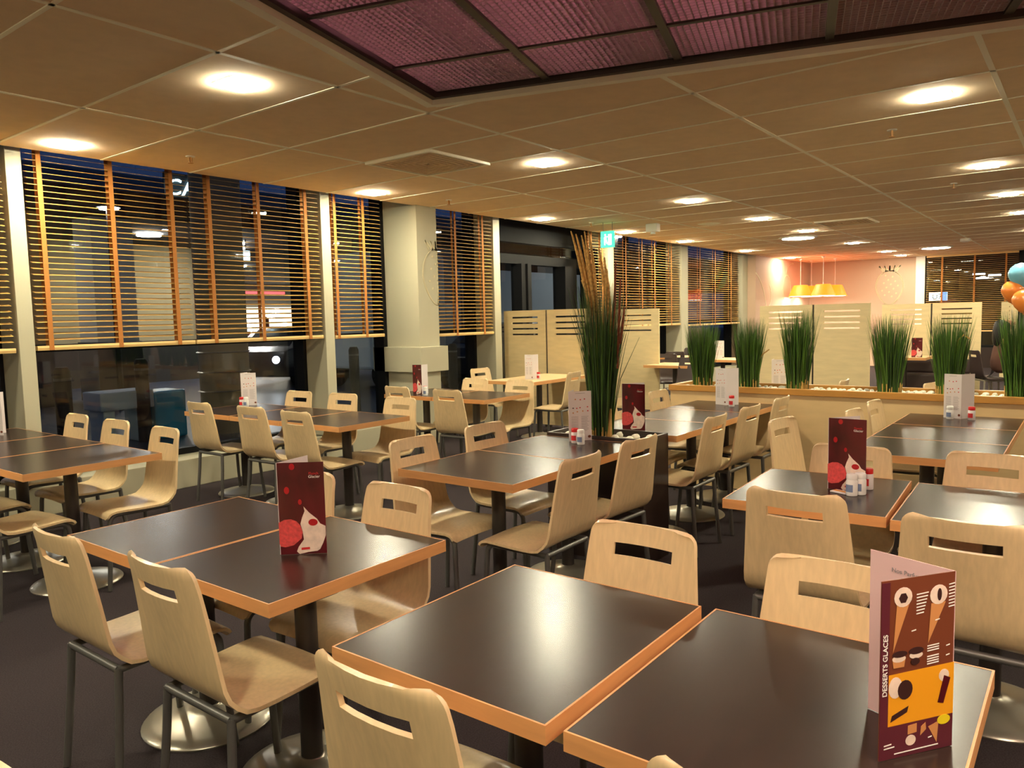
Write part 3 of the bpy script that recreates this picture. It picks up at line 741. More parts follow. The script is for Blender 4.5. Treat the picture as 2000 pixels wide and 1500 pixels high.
vmenu(1.432, .168, TZ, 144, 70, 'dessert', 'tall dessert menu with ice cream cones, orange and brown, at the bottom right', L=.152, Hh=.305, group=GM)
vmenu(3.785, 2.475, TZ, -38, 20, 'white', 'white menu card beside the red and white shakers on the centre table', L=.145, group=GM)
vmenu(4.39, 2.45, TZ, -88, -35, 'cherry', 'dark red cherry menu card right of the tall grass', L=.165, group=GM)
vmenu(5.93, 2.35, TZ, 72, -44, 'white', 'white menu card with one red shaker, left of the second grass in the planter', L=.108, group=GM)
vmenu(3.30, .865, TZ, -92, -40, 'cherry', 'dark red cherry menu card behind three shakers on the right', L=.150, group=GM)
vmenu(5.85, .685, TZ, 72, -36, 'white', 'white menu card at the rear of the right-hand table row', L=.112, group=GM)
vmenu(5.52, 5.37, TZ, 108, 5, 'cherry', 'small dark red cherry menu card in front of the cream column', L=.10, group=GM)
vmenu(7.48, 5.40, TZ, 108, -8, 'white', 'white menu card on the pale table by the slotted screen', L=.10, group=GM)
vmenu(4.02, 6.22, TZ, -40, 30, 'white', 'narrow white menu card on the table below the big left window', L=.135, group=GM)
vmenu(1.99, 6.25, TZ, -60, 10, 'white', 'white menu card cut by the left edge of the picture', L=.13, group=GM)
vmenu(7.18, 2.40, TZ, -70, 10, 'white', 'white menu card half hidden behind the third grass', L=.145, group=GM)
vmenu(13.1, 2.22, TZ, -75, 10, 'cherry', 'small menu card far back between the fourth and fifth grass', L=.15, group=GM)
vmenu(12.0, 4.95, TZ, -75, 10, 'white', 'white menu card far back beside the first grass', L=.15, group=GM)

def make_shaker(cap, body, print_, name='condiment_shaker'):
    t = thing(name, '', 'shaker')
    MB().lathe([(.021, 0), (.0225, .004), (.0225, .058), (.019, .066)], 20).build('body', body, t, smooth=True)
    MB().lathe([(.0205, .066), (.021, .069), (.021, .084), (.018, .088)], 20).build('cap', cap, t, smooth=True)
    m = MB(); n = 9; a0 = PI+math.radians(-20)
    vs_ = []
    for z in (.016, .046):
        for k in range(n): a = a0+(k/(n-1)-.5)*1.5; vs_.append((.0229*math.cos(a), .0229*math.sin(a), z))
    m.add(vs_, [(k, k+1, n+k+1, n+k) for k in range(n-1)]); m.build('printed_label', print_, t)
    return t
sr = make_shaker('cap_red', 'paper', 'print_red'); sw = make_shaker('shaker_white', 'shaker_white', 'print_blue')
GS = 'salt and pepper shakers'
used = set()
def shaker(kind, x, y, label, rz=0):
    src = sr if kind == 'r' else sw
    if kind not in used: used.add(kind); src.location = (x, y, TZ); src['label'] = label; src['group'] = GS; src.rotation_euler = (0, 0, math.radians(rz)); return
    dup(src, (x, y, TZ), math.radians(rz), label, GS)
shaker('r', 3.765, 2.42, 'red-capped shaker on the centre table', 25)
shaker('w', 3.735, 2.36, 'white-capped shaker on the centre table', 25)
shaker('w', 3.225, .752, 'front white shaker with blue print in the trio on the right')
shaker('w', 3.262, .728, 'second white shaker, behind the front one in the trio on the right')
shaker('r', 3.375, .725, 'red-capped shaker in the trio on the right')
shaker('r', 5.87, 2.28, 'red-capped shaker before the white menu left of the second grass', 20)
shaker('r', 5.83, .62, 'red-capped shaker at the rear of the right-hand table row')
shaker('w', 5.82, .745, 'white shaker at the rear of the right-hand table row')
shaker('r', 7.50, 5.33, 'small red-capped shaker on the pale table by the slotted screen', 30)
shaker('r', 5.50, 5.305, 'red-capped shaker before the small cherry menu by the column', 30)
shaker('w', 5.46, 5.265, 'white shaker before the small cherry menu by the column', 30)
shaker('r', 3.97, 6.14, 'red-capped shaker on the table below the big left window', 40)
shaker('w', 3.98, 6.09, 'white shaker on the table below the big left window', 40)
tg = thing('sugar_sachet', 'small cream sachet with an orange stripe beside the front white shaker', 'sachet', (3.25, .80, TZ), math.radians(70))
MB().box(-.035, .035, -.022, .022, 0, .006).build('packet', 'paper', tg, bevel=.002)
MB().box(-.03, .03, -.008, .008, .0061, .0066).build('stripe', 'print_orange', tg)

# ------------------------------------------------------------------ screens
def panel_mb(y0, y1, z1, xx, th, slots=4, marg=.13, z0=0):
    m = MB(); zt = z1-.085; sh_, gap = .022, .078
    zs = [zt-k*gap for k in range(slots)]
    m.box(xx, xx+th, y0, y0+marg, zs[-1]-sh_, zt+.0); m.box(xx, xx+th, y1-marg, y1, zs[-1]-sh_, zt)
    m.box(xx, xx+th, y0, y1, zt, z1); m.box(xx, xx+th, y0, y1, z0, zs[-1]-sh_)
    for k in range(slots-1): m.box(xx, xx+th, y0+marg, y1-marg, zs[k+1], zs[k]-sh_)
    return m
def screen(xx, edges, z1, label, cat='screen'):
    t = thing('slotted_screen', label, cat, (xx, (edges[0]+edges[-1])/2, 0))
    oy = (edges[0]+edges[-1])/2
    for a, b in zip(edges[:-1], edges[1:]):
        panel_mb(a+.012-oy, b-.012-oy, z1, -.014, .028, z0=.03).build('panel', 'screen_ply', t)
    for e in edges[1:-1]: MB().tube([(.0, e-oy, 0), (.0, e-oy, z1-.004)], .0105, 10).build('post', 'dark_metal', t)
    f = MB()
    for a in edges: f.box(-.014, .014, max(edges[0]-oy, a-.05-oy), min(edges[-1]-oy, a+.05-oy), 0, .03)
    f.build('foot', 'dark_metal', t)
screen(8.5, (5.13, 5.885, 6.62), 1.595, 'tall birch screen with slots behind the pale table, two panels')
screen(10.6, (5.245, 6.03), 1.59, 'single birch slotted panel right of the tall dried grass')
screen(11.0, (2.35, 3.10, 3.86), 1.585, 'wide two-panel birch screen behind the second and third grass')
screen(14.0, (1.38, 2.09, 2.84), 1.575, 'two-panel birch screen farther back behind the fourth grass')
screen(18.0, (1.17, 1.47), 1.59, 'small distant birch slotted panel under the balloons')
t = thing('notice_board', 'narrow black board with small white marks seen between the birch screens', 'notice board', (12, 6.93, 0))
MB().box(-.015, .015, -.09, .09, .3, 1.62).box(-.1, .1, -.1, .1, 0, .3).build('board', 'black_plastic', t)
m = MB()
for k in range(14): m.box(-.017, -.0155, -.05+.03*(k % 3), -.035+.03*(k % 3), 1.5-.05*k, 1.512-.05*k)
m.build('white_marks', 'print_white', t)
t = thing('low_cabinet', 'white low cabinet beyond the planter, right of the wide screen', 'cabinet', (12.3, 3.5, 0))

bpy.data.objects.remove(t)
# ------------------------------------------------------------------ planter and grasses
t = thing('long_planter', 'long birch planter with an oak rim dividing the room', 'planter', (6.2, 0, 0))
MB().box(0, .03, -.6, 2.97, 0, .822).box(.42, .45, -.6, 2.97, 0, .822).box(.03, .42, 2.94, 2.97, 0, .822).box(.03, .42, -.6, -.57, 0, .822).build('box', 'planter_ply', t)
MB().box(-.012, .035, -.612, 2.982, .822, .872).box(.415, .462, -.612, 2.982, .822, .872).box(.035, .415, 2.935, 2.982, .822, .872).box(.035, .415, -.612, -.565, .822, .872).build('rim', 'rim_oak', t, bevel=.003)
MB().box(.032, .418, -.56, 2.93, .78, .835).build('soil', 'pebble', t)
def grass(label, cx, cy, z0, H, r0_, r1, n, mts, seed, name='ornamental_grass', pot=False):
    rnd = random.Random(seed); t = thing(name, label, 'plant', (cx, cy, z0), 0)
    for mi, (mname, frac) in enumerate(mts):
        m = MB()
        for _ in range(int(n*frac)):
            a = rnd.uniform(0, 2*PI); rb = r0_*math.sqrt(rnd.random()); k = rnd.random()
            bx, by = rb*math.cos(a), rb*math.sin(a)*1.0
            h = H*(.62+.38*rnd.random()**.7); lean = r1*(rb/r0_)*(.5+.7*rnd.random())
            a2 = a+rnd.uniform(-.5, .5); ox, oy = math.cos(a2), math.sin(a2)
            wd = rnd.uniform(.0022, .0042); tw = rnd.uniform(0, PI); px, py = math.cos(tw)*wd, math.sin(tw)*wd
            pts = []
            for q in range(6):
                s = q/5; ll = lean*(s**1.6); pts.append((bx+ox*ll, by+oy*ll, h*s, 1-s**2.2))
            vv = []; ff = []
            for q, (x, y, z, wq) in enumerate(pts): wq = max(.08, wq); vv += [(x-px*wq, y-py*wq, z), (x+px*wq, y+py*wq, z)]
            for q in range(5): ff.append((2*q, 2*q+1, 2*q+3, 2*q+2))
            m.add(vv, ff)
        m.build('leaves', mname, t)
    m = MB()
    for _ in range(26):
        a = rnd.uniform(0, 2*PI); rb = r0_*(.9+.15*rnd.random())
        m.tube([(rb*math.cos(a), rb*math.sin(a), 0), (rb*1.04*math.cos(a), rb*1.04*math.sin(a), .05+.05*rnd.random())], .004, 5)
    m.build('stubble', 'straw', t)
    return t
gm = (('grass', .62), ('dark_grass', .38))
gl = ['leftmost green grass clump in the planter', 'second green grass clump from the left, above the white menu', 'third green grass clump, in front of the wide screen',
      'fourth green grass clump, right of the wide screen', 'fifth green grass clump with one bent yellow blade', 'green grass clump cut by the right edge of the picture']
gp = [(6.42, 2.76), (6.42, 2.34), (6.42, 1.93), (6.42, 1.235), (6.42, .83), (6.42, .40)]
gh = [.60, .62, .68, .63, .62, .64]
for k in range(6):
    t = grass(gl[k], gp[k][0], gp[k][1], .835, gh[k], .082, .085, 680, gm, 20+k)
    if k == 4: MB().tube([(.0, -.02, .2), (-.03, -.05, .42), (-.05, -.09, .46), (-.05, -.13, .43)], .006, 6).build('bent_blade', 'straw', t)
    if k == 1: MB().tube([(.0, -.05, .2), (-.02, -.12, .30), (-.02, -.18, .345)], .005, 6).build('bent_blade', 'straw', t)
# tall arrangement in a dark box between the centre tables
t = thing('plant_box', 'dark wooden plant box with white pebbles between the centre tables', 'planter', (4.10, 2.40, 0))
MB().box(-.165, .165, -.34, -.32, 0, .765).box(-.165, .165, .32, .34, 0, .765).box(-.165, -.145, -.32, .32, 0, .765).box(.145, .165, -.32, .32, 0, .765).box(-.144, .144, -.319, .319, 0, .60).build('box', 'wenge', t)
MB().box(-.144, .144, -.319, .319, .601, .72).build('soil', 'pebble', t)
t = grass('tall spiky grass arrangement with dried plumes rising from the dark box', 4.08, 2.42, .72, 1.0, .068, .115, 560, (('dark_grass', .55), ('grass', .45)), 5, 'tall_grass_arrangement')
rnd = random.Random(3)
m = MB()
for k in range(26):
    a = rnd.uniform(0, 2*PI); e = rnd.uniform(.10, .24); h = rnd.uniform(.6, 1.0)
    m.tube([(0.05*math.cos(a), .05*math.sin(a), 0), (e*.5*math.cos(a), e*.5*math.sin(a), h*.6), (e*math.cos(a), e*math.sin(a), h)], [.003, .0025, .001], 5)
m.build('thin_stems', 'dark_grass', t)
tips = [(.22, 1.31), (.19, 1.29), (.155, 1.28), (.12, 1.30), (.09, 1.28), (.03, 1.19), (-.02, 1.13), (-.03, 1.06), (.16, 1.0)]
for k, (dy, h) in enumerate(tips):
    y0 = dy*.25; p = []
    for q in range(9):
        s = q/8; lean = dy*(s**2.4)
        bend = 0
        if k >= 5: bend = .10*math.sin(s*PI)*-1
        p.append((.02*s+.01*(k % 3), y0*(1-s)+lean+bend*.5, h*s))
    MB().tube(p[:6], .0028, 6).build('stem', 'straw' if k % 2 else 'dark_grass', t)
    f = []
    for q in range(13):
        s = .60+.40*q/12; lean = dy*(s**2.4); bend = (.10*math.sin(s*PI)*-1 if k >= 5 else 0)
        f.append((.02*s+.01*(k % 3), y0*(1-s)+lean+bend*.5, h*s))
    MB().tube(f, [.0035+.0075*math.sin(PI*min(1, q/12*.92+.06))*(1+.25*(q % 2)) for q in range(13)], 8).build('seed_head', 'seed_head', t)
for k, (dy, h0, h1) in enumerate(((-.105, .60, 1.10), (-.135, .45, 1.00), (-.16, .6, .82))):
    MB().tube([(.0, dy*.2, 0), (.0, dy*.85, h0)], .0025, 6).build('stem', 'dark_grass', t)
    MB().tube([(.0, dy*.85, h0), (.0, dy*.95, (h0+h1)/2), (.0, dy*1.05, h1)], [.006, .009, .004], 8).build('cattail', 'russet', t)
for sy_ in (-1, 1): MB().tube([(.02*sy_, .06*sy_, 0), (.02*sy_, .075*sy_, .2)], [.022, .006], 8).build('dry_sheath', 'straw', t)
# pebbles
def make_pebble():
    me = bpy.data.meshes.new('pebble'); bm = bmesh.new(); bmesh.ops.create_icosphere(bm, subdivisions=2, radius=1)
    for v in bm.verts: v.co *= 1+.12*math.sin(3*v.co.x+2*v.co.y+v.co.z*4)
    bm.to_mesh(me); bm.free(); me.materials.append(MATS['pebble'])
    for p in me.polygons: p.use_smooth = True
    o = bpy.data.objects.new('pebble', me); C.objects.link(o); return o
pb = None; rnd = random.Random(11); n = 0
def put_pebble(x, y, z, s, label, group):
    global pb
    if pb is None: pb = o = make_pebble()
    else: o = pb.copy(); C.objects.link(o)
    o.location = (x, y, z); o.scale = (s*rnd.uniform(.9, 1.4), s*rnd.uniform(.8, 1.2), s*rnd.uniform(.55, .8)); o.rotation_euler = (0, 0, rnd.uniform(0, 3))
    tag(o, label, 'pebble', group)
for i in range(6):
    for j in range(3):
        x = 4.10-.115+.095*j+rnd.uniform(-.015, .015); y = 2.40-.28+.112*i+rnd.uniform(-.02, .02)
        if math.hypot(x-4.10, y-2.42) < .085: continue
        put_pebble(x, y, .742, .026, 'white pebble in the dark plant box under the tall grass', 'pebbles in the dark plant box')
for i in range(58):
    for j in range(4):
        y = 2.88-.058*i+rnd.uniform(-.02, .02); x = 6.265+.095*j+rnd.uniform(-.025, .025)
        if any(math.hypot(x-a, y-b) < .09 for a, b in gp) or y < .0: continue
        put_pebble(x, y, .845+rnd.uniform(0, .006), rnd.uniform(.016, .024), 'white pebble lying in the long planter', 'white pebbles in the long planter')

# ------------------------------------------------------------------ pendants
def pendant(x, y, zb, label, hgt=.28, r_=.29):
    t = thing('pendant_lamp', label, 'pendant lamp', (x, y, zb), 0, 'orange pendant lamps')
    n = 32; prof = [(r_, 0), (r_*.62, hgt*.94), (r_*.55, hgt), (.03, hgt)]
    vs_ = []; ff = []
    for rr, z in prof:
        for k in range(n): a = 2*PI*k/n; vs_.append((rr*math.cos(a), rr*math.sin(a), z))
    for i in range(3):
        for k in range(n): ff.append((i*n+k, i*n+(k+1) % n, (i+1)*n+(k+1) % n, (i+1)*n+k))
    MB().add(vs_, ff).build('lamp_shade', 'pendant_shade', t, smooth=True)
    MB().lathe([(r_*.985, .004), (r_*.985, .010)], 32).build('diffuser', 'bulb_disc', t)
    MB().tube([(0, 0, hgt), (0, 0, CZ-zb-.03)], .004, 6).build('cord', 'white_paint', t)
    MB().tube([(0, 0, hgt), (0, 0, hgt+.12)], .012, 8).build('lamp_holder', 'steel_base', t)
    MB().lathe([(.04, CZ-zb-.035), (.055, CZ-zb-.001)], 16).build('ceiling_rose', 'white_paint', t)
pendant(20.0, 6.02-.06, 1.88, 'orange cone pendant lamp, leftmost of the cluster by the pink wall')
pendant(20.9, 5.95, 1.88, 'orange cone pendant lamp, mostly hidden between its neighbours')
pendant(19.6, 5.30, 1.87, 'orange cone pendant lamp, in front right of the cluster')
pendant(20.6, 5.28, 1.87, 'orange cone pendant lamp, rightmost of the cluster')
# unseen pendants of the same kind, placed to warm the near chairs
pendant(.9, -.5, 2.0, 'unseen orange pendant lamp warming the near chairs', r_=.24)
pendant(2.1, -.6, 2.0, 'unseen orange pendant lamp warming the near chairs', r_=.24)
# balloons
for x, y, z, m_, lb, s in ((11, .70, 1.87, 'balloon_blue', 'light blue balloon at the right edge', .14), (11.0, .78, 1.68, 'balloon_orange', 'orange balloon below the blue one', .125), (10.6, .64, 1.56, 'balloon_orange', 'lowest orange balloon at the right edge', .125)):
    t = thing('balloon', lb, 'balloon', (x, y, z), 0, 'balloons at the right edge')
    MB().lathe([(.004, -1.25*s), (.3*s, -1.1*s), (.75*s, -.6*s), (.97*s, -.1*s), (.98*s, .2*s), (.8*s, .62*s), (.5*s, .88*s), (.15*s, .99*s), (.004, s)], 24).build('skin', m_, t, smooth=True)
    MB().tube([(0, 0, -1.25*s), (.01, .01, -z+.02)], .0015, 5).build('string', 'paper', t)
    MB().lathe([(.012, -1.32*s), (.004, -1.24*s)], 10).build('knot', m_, t)
# seated guest far back
t = thing('person', 'seated person with long dark hair and brown top far back on the right', 'person', (13.2, 1.05, 0), math.radians(-60))
def skin_fig(name, pts, m_, parent):
    me = bpy.data.meshes.new(name); me.from_pydata([p[:3] for p in pts[0]], pts[1], [])
    o = bpy.data.objects.new(name, me); C.objects.link(o)
    sk = o.modifiers.new('s', 'SKIN'); o.modifiers.new('ss', 'SUBSURF').levels = 2
    for k, p in enumerate(pts[0]): me.skin_vertices[0].data[k].radius = (p[3], p[3])
    me.skin_vertices[0].data[0].use_root = True
    dg = bpy.context.evaluated_depsgraph_get(); me2 = bpy.data.meshes.new_from_object(o.evaluated_get(dg)); bpy.data.objects.remove(o)
    me2.materials.clear(); me2.materials.append(MATS[m_])
    for p in me2.polygons: p.use_smooth = True
    o = bpy.data.objects.new(name, me2); C.objects.link(o); o.parent = parent; return o
bodyv = [(0, 0, .52, .14), (0, 0, .75, .13), (.02, 0, .98, .14), (.03, 0, 1.12, .05), (.06, 0, 1.24, .095), (.07, 0, 1.31, .08),
         (.02, .17, .98, .05), (.15, .21, .76, .04), (.35, .12, .78, .03), (.02, -.17, .98, .05), (.15, -.21, .76, .04), (.35, -.12, .78, .03),
         (.38, .1, .5, .07), (.42, .1, .06, .045), (.38, -.1, .5, .07), (.42, -.1, .06, .045), (.52, .1, .04, .035), (.52, -.1, .04, .035)]
skin_fig('body', (bodyv, [(0, 1), (1, 2), (2, 3), (3, 4), (4, 5), (2, 6), (6, 7), (7, 8), (2, 9), (9, 10), (10, 11), (0, 12), (12, 13), (0, 14), (14, 15), (13, 16), (15, 17)]), 'skin', t)
skin_fig('top', ([(0, 0, .50, .16), (0, 0, .75, .155), (.02, 0, 1.0, .155), (.02, .18, .99, .065), (.13, .215, .79, .055), (.02, -.18, .99, .065), (.13, -.215, .79, .055)], [(0, 1), (1, 2), (2, 3), (3, 4), (2, 5), (5, 6)]), 'cloth_brown', t)
skin_fig('trousers', ([(0, 0, .52, .15), (.36, .1, .50, .085), (.42, .1, .10, .06), (.36, -.1, .50, .085), (.42, -.1, .10, .06)], [(0, 1), (1, 2), (0, 3), (3, 4)]), 'car_dark', t)
skin_fig('hair', ([(.03, 0, 1.30, .115), (-.01, 0, 1.2, .12), (-.04, 0, 1.05, .10), (-.06, 0, .9, .07)], [(0, 1), (1, 2), (2, 3)]), 'hair', t)
MB().tube([(.155, 0, 1.245), (.175, 0, 1.235)], [.012, .006], 6).tube([(.15, .03, 1.262), (.155, .03, 1.262)], .01, 6).tube([(.15, -.03, 1.262), (.155, -.03, 1.262)], .01, 6).build('face', 'skin', t)
dup(dc, (13.15, 1.14, 0), math.radians(-60), 'dark chair under the seated person far back')

# ------------------------------------------------------------------ outside, seen through the glass
struct('ground_outside', B(-30, 80, 7.06, 60, -.14, -.03), 'asphalt')
struct('ground_outside_far', B(22.2, 60, -25, 7.05, -.14, -.03), 'asphalt')
t = thing('shopping_arcade', 'dark shopping arcade across the street with a black canopy and lit shops', 'building', (0, 0, 0))
MB().box(-25, 80, 38, 38.4, 0, 9).build('facade', 'ext_grey', t)
MB().box(-25, 80, 16, 38, 3.75, 4.30).build('canopy', 'ext_dark', t)
for x in (7.62,): pass
for x0, x1, m_ in ((7.25, 8.10, 'ext_grey'), (5.55, 6.35, 'ext_brown'), (17.5, 18.2, 'ext_grey'), (13.5, 14.1, 'ext_brown'), (24, 25, 'ext_grey'), (-4, -3.3, 'ext_grey'), (1.2, 1.9, 'ext_brown')):
    MB().box(x0, x1, 16.2, 17.0, 1.2, 3.75).build('pillar', m_, t); MB().box(x0-.04, x1+.04, 16.16, 17.04, -.03, 1.2).build('pillar_base', 'ext_dark', t)
MB().box(11.5, 14.9, 35, 38, 0, 3.75).build('kiosk_wall', 'ext_brown', t)
MB().box(18.4, 23.5, 36, 38, 0, 3.75).build('kiosk_wall', 'ext_beige', t)
MB().box(5.2, 12.2, 21.0, 21.3, 1.05, 3.74).build('kiosk_wall', 'ext_beige', t)
MB().box(12.2, 13.4, 20.6, 21.3, 1.05, 3.74).build('kiosk_wall', 'ext_red', t)
MB().box(5.1, 13.5, 20.5, 21.3, -.03, 1.05).build('kiosk_base', 'ext_dark', t)
MB().box(20.8, 26.2, 35.8, 35.95, 3.12, 3.26).build('neon_band', 'sign_red', t)
MB().box(24.6, 30.2, 37.7, 37.95, .55, 2.45).build('shop_window', 'shop_glow', t)
m = MB(); rnd = random.Random(4)
for k in range(26):
    x = 24.7+rnd.random()*5.2; z = .8+rnd.random()*1.4; m.box(x, x+.12+.2*rnd.random(), 37.6, 37.68, z, z+.1+.25*rnd.random())
m.build('lit_shelf_goods', 'shop_hot', t)
m = MB()
for k in range(14):
    x = 24.7+rnd.random()*5.2; z = .3+rnd.random()*.9; m.box(x, x+.12+.2*rnd.random(), 37.5, 37.58, z, z+.5+.4*rnd.random())
m.build('shop_display', 'ext_red', t)
MB().box(15.4, 16.3, 37.6, 37.9, 2.45, 3.25).box(14.9, 15.4, 37.6, 37.9, .9, 1.9).box(15.9, 16.1, 37.6, 37.9, 1.5, 1.95).build('shop_window', 'shop_hot', t)
for x, y in ((5.2, 18.6), (9.6, 18.4), (12.2, 18.8), (6, 26), (9.5, 24), (13, 20), (17, 26), (21, 20), (24, 30), (2.5, 22), (28, 24), (33, 30), (-4, 24)):  # downlights added to light the walls and pillars outside
    MB().lathe([(.28, 3.70), (.28, 3.74)], 20, (x, y, 0)).build('added_canopy_light', 'added_street_glow', t)
t = thing('lit_sign', 'glowing cyan-white letters CA on the roof edge outside the big left window', 'sign', (7.74, 15.96, 4.02))
lettering('letters', 'C', .50, 'sign_cyan', t, (0, -.03, .0), (1, 0, .12), (.12, 0, 1), .02)
lettering('letters', 'A', .50, 'sign_cyan', t, (.37, -.03, .03), (1, 0, .12), (.12, 0, 1), .02)
MB().box(-.02, .85, 0, .03, -.02, .5).build('backing', 'ext_dark', t)
t.location = (8.80, 16.06, 4.325); t.scale = (1.0, 1, 1.0)
t = thing('lit_sign', 'small lit blue-white sign seen through the big left window blind', 'sign', (11.9, 18, 3.2))
MB().box(0, .22, 0, .05, 0, .25).build('panel', 'sign_cyan', t); MB().box(.1, .12, .01, .03, .25, .55).build('hanger', 'ext_dark', t)
t = thing('round_pillar', 'thick round grey pillar with steel hoops just outside the big left window', 'pillar', (6.15, 9.9, 0))
MB().tube([(0, 0, -.03), (0, 0, 3.7)], .34, 32).build('shaft', 'ext_beige', t, smooth=True)
for z in (.55, .82, 1.1): MB().lathe([(.345, z), (.37, z+.012), (.345, z+.024)], 32).build('hoop', 'steel_base', t)
for x, y, lb in ((3.62, 9, 'black bollard outside, at the left of the big window'), (5.0, 10, 'black bollard outside, in the middle of the big window'), (8.65, 10, 'black bollard seen below the narrow blind left of the column'), (10.05, 9, 'black bollard outside, right of the cream column')):
    t = thing('bollard', lb, 'bollard', (x, y, 0), 0, 'bollards on the pavement outside')
    MB().lathe([(.085, -.03), (.085, 1.02), (.06, 1.07)], 18).build('post', 'ext_dark', t, smooth=True)
    MB().lathe([(.087, .92), (.087, .95)], 18).build('band', 'grey_metal', t)
def make_car(paint, label, loc, rz, lights=True):
    t = thing('parked_car', label, 'car', loc, rz, 'cars outside')
    side = [(-2.05, .35), (-2.08, .72), (-1.95, .92), (-1.2, .98), (-.65, 1.40), (.75, 1.43), (1.45, .98), (2.02, .88), (2.08, .6), (2.05, .30), (1.75, .25), (-1.75, .25)]
    m = MB(); n = len(side)
    V_ = []
    for y in (-.84, -.78, .78, .84):
        for x, z in side:
            k = .0 if abs(y) < .8 else 1
            yy = y if z < 1 else y*.82
            V_.append((x*(1-.01*k), yy, z))
    F_ = [tuple(range(n-1, -1, -1)), tuple(3*n+i for i in range(n))]
    for q in range(3): F_ += [(q*n+i, q*n+(i+1) % n, (q+1)*n+(i+1) % n, (q+1)*n+i) for i in range(n)]
    m.add(V_, F_); m.build('body', paint, t, bevel=.03, smooth=True)
    g = MB()
    for s in (-1, 1): g.poly([(-1.05, 1.02), (-.6, 1.36), (.7, 1.38), (1.25, 1.02)], (0, s*.70, 0), (1, 0, 0), (0, 0, 1), -.02*s)
    g.add([(-1.19, -.6, 1.0), (-1.19, .6, 1.0), (-.67, .56, 1.385), (-.67, -.56, 1.385)], [(0, 1, 2, 3)]); g.add([(1.44, -.6, 1.0), (1.44, .6, 1.0), (.78, .56, 1.41), (.78, -.56, 1.41)], [(0, 1, 2, 3)])
    g.build('windows', 'car_glass', t)
    for x in (-1.3, 1.3):
        for s in (-1, 1):
            w_ = MB(); w_.tube([(x, s*.86, .31), (x, s*.68, .31)], .31, 24); w_.build('wheel', 'tyre', t)
    if lights:
        for s in (-1, 1): MB().lathe([(.09, 0), (.09, .03)], 14, (0, 0, 0)).build('headlamp', 'head_light', t, loc=(2.06, s*.6, .68)).rotation_euler = (0, PI/2, 0)
    return t
make_car('car_silver', 'silver car parked far across the street, left in the big window', (16.6, 39.8-5.5, 0), math.radians(100), False)
t = thing('pale_block', 'low made-up pale block with a cyan end outside the big left window', 'bench', (4.45, 10.0, 0))  # made-up block in place of a pale and cyan reflection
MB().box(0, .70, 0, .5, .42, .66).box(.05, .2, .05, .45, -.03, .42).box(.5, .65, .05, .45, -.03, .42).build('seat', 'ext_panel', t, bevel=.02)
MB().box(.70, 1.15, 0, .5, -.03, .62).build('cyan_box', 'car_blue', t, bevel=.03)
make_car('car_dark', 'dark car with one bright headlamp, behind the second cream post', (12.4, 16.6, -.03), math.radians(205), True)
make_car('car_dark', 'dark blue car outside right of the cream column', (14.2, 10.9, -.03), math.radians(5), False)
t = thing('white_van', 'pale panel van parked outside, seen through the narrow blind left of the column', 'van', (12.15, 13.4, 0), 0)
MB().box(-.9, 1.5, -1.0, 1.0, .45, 3.0).build('body', 'ext_panel', t, bevel=.06)
MB().box(1.5, 2.5, -.95, .95, .45, 1.9).build('cab', 'ext_panel', t, bevel=.1)
for x in (-.4, 1.9):
    for s in (-1, 1): MB().tube([(x, s*1.0, .33), (x, s*.8, .33)], .36, 20).build('wheel', 'tyre', t)
t = thing('site_hoarding', 'pale blue-grey hoarding panels outside the black door', 'hoarding', (16.6, 12.4, 0))
MB().box(-2.4, 3.6, 0, .06, -.03, 2.75).build('panel', 'ext_panel', t)
MB().box(-2.4, -2.3, -.05, 0, -.03, 2.8).box(.1, .2, -.05, 0, -.03, 2.8).box(3.5, 3.6, -.05, 0, -.03, 2.8).build('post', 'grey_metal', t)
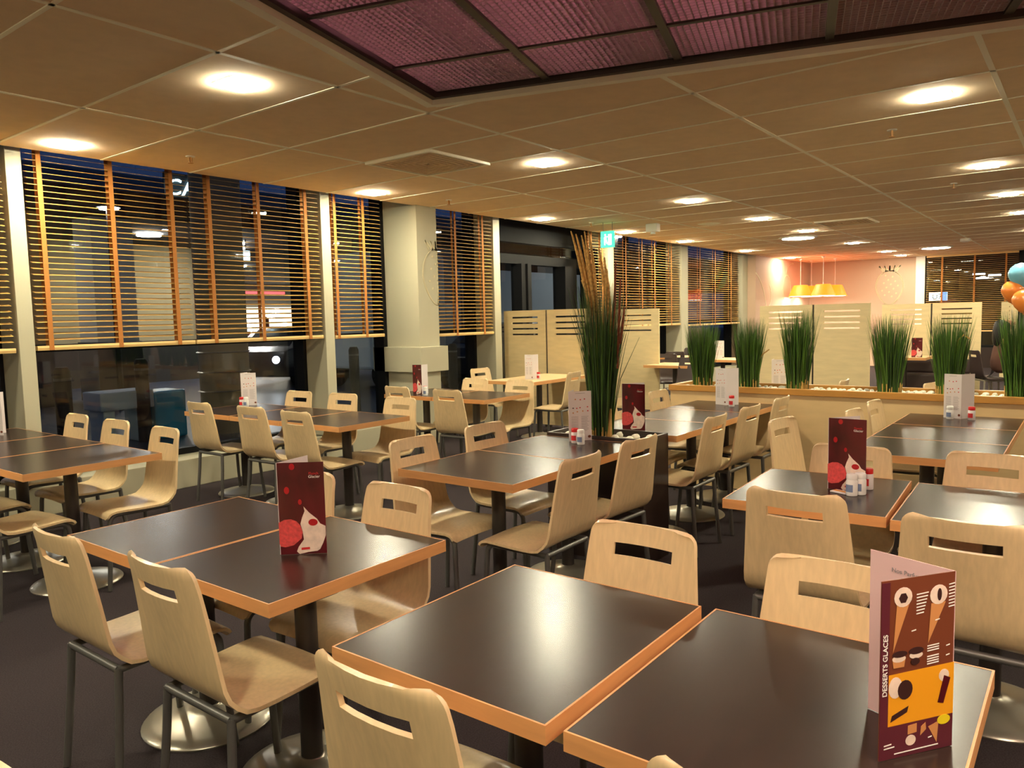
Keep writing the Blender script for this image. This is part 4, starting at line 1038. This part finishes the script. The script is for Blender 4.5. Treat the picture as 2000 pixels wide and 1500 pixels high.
# street lamps added to light the pavement and the hoarding
for x, y, lb in ((6.7, 14.2, 'added street lamp outside the big left window'), (18.4, 10.4, 'added street lamp outside beyond the exit door')):
    t = thing('added_street_lamp', lb, 'added street lamp', (x, y, 0))
    MB().tube([(0, 0, -.03), (0, 0, 3.66)], .05, 12).build('pole', 'ext_dark', t)
    MB().lathe([(.16, 3.62), (.16, 3.645)], 20).build('diffuser', 'added_street_glow', t)
    MB().lathe([(.2, 3.65), (.12, 3.72), (.03, 3.74)], 20).build('hood', 'ext_dark', t)
t = thing('upholstered_bench', 'dark upholstered bench in front of the farther two-panel screen', 'bench', (13.75, 2.15, 0))
MB().box(-.25, .15, -.65, .65, .12, .46).build('seat', 'dark_shell', t, bevel=.03)
MB().box(.06, .17, -.65, .65, .46, .68).build('backrest', 'dark_shell', t, bevel=.03)
MB().box(-.2, .12, -.6, .6, 0, .12).build('plinth', 'black_plastic', t)
# beyond the far wall
t = thing('far_building', 'dark building beyond the far window', 'building', (36, 0, 0))
MB().box(0, 1, -30, 14, -.03, 8).build('wall', 'ext_dark', t)
for k in range(4): MB().box(-.05, 0, -6+3*k, -4.6+3*k, 2.2, 3.0).build('window', 'ext_brown', t)
t = thing('lit_sign', 'white lit sign U7 with blue ends seen through the far blinds', 'sign', (26, 3.72, 1.85))
MB().box(0, .04, -.24, .24, -.12, .12).build('panel', 'exit_white', t)
MB().box(-.01, .0, -.24, -.12, -.12, .12).build('blue_end', 'sign_blue', t); MB().box(.01, .05, -.03, .03, -1.88, -.12).build('post', 'ext_dark', t)
lettering('letters', 'U7', .22, 'print_dark', t, (-.012, .16, -.08), (0, -1, 0), (0, 0, 1), .003)
t = thing('red_awning', 'red rounded awning outside the far window', 'awning', (26.2, 3.5, 1.35))
MB().poly([(.5*math.cos(k*PI/12), .42*math.sin(k*PI/12)) for k in range(13)], (0, 0, 0), (0, -1, 0), (0, 0, 1), -.5).build('canvas', 'ext_red', t); MB().box(.0, .5, -.45, .45, -1.38, 0).build('stall', 'ext_dark', t)
t = thing('car_park_light', 'cluster of white lights far outside behind the dark far blinds', 'lights', (30, 3.0, 2.45))
for dy, dz in ((0, 0), (-.35, .08), (.1, .14), (-1.6, .25)): MB().box(0, .05, dy-.18, dy+.18, dz, dz+.05).build('light', 'shop_hot', t)
MB().box(.06, .12, -1.9, .4, -.02, .05).box(.06, .12, -.6, -.5, -2.48, -.02).build('mast', 'ext_dark', t)
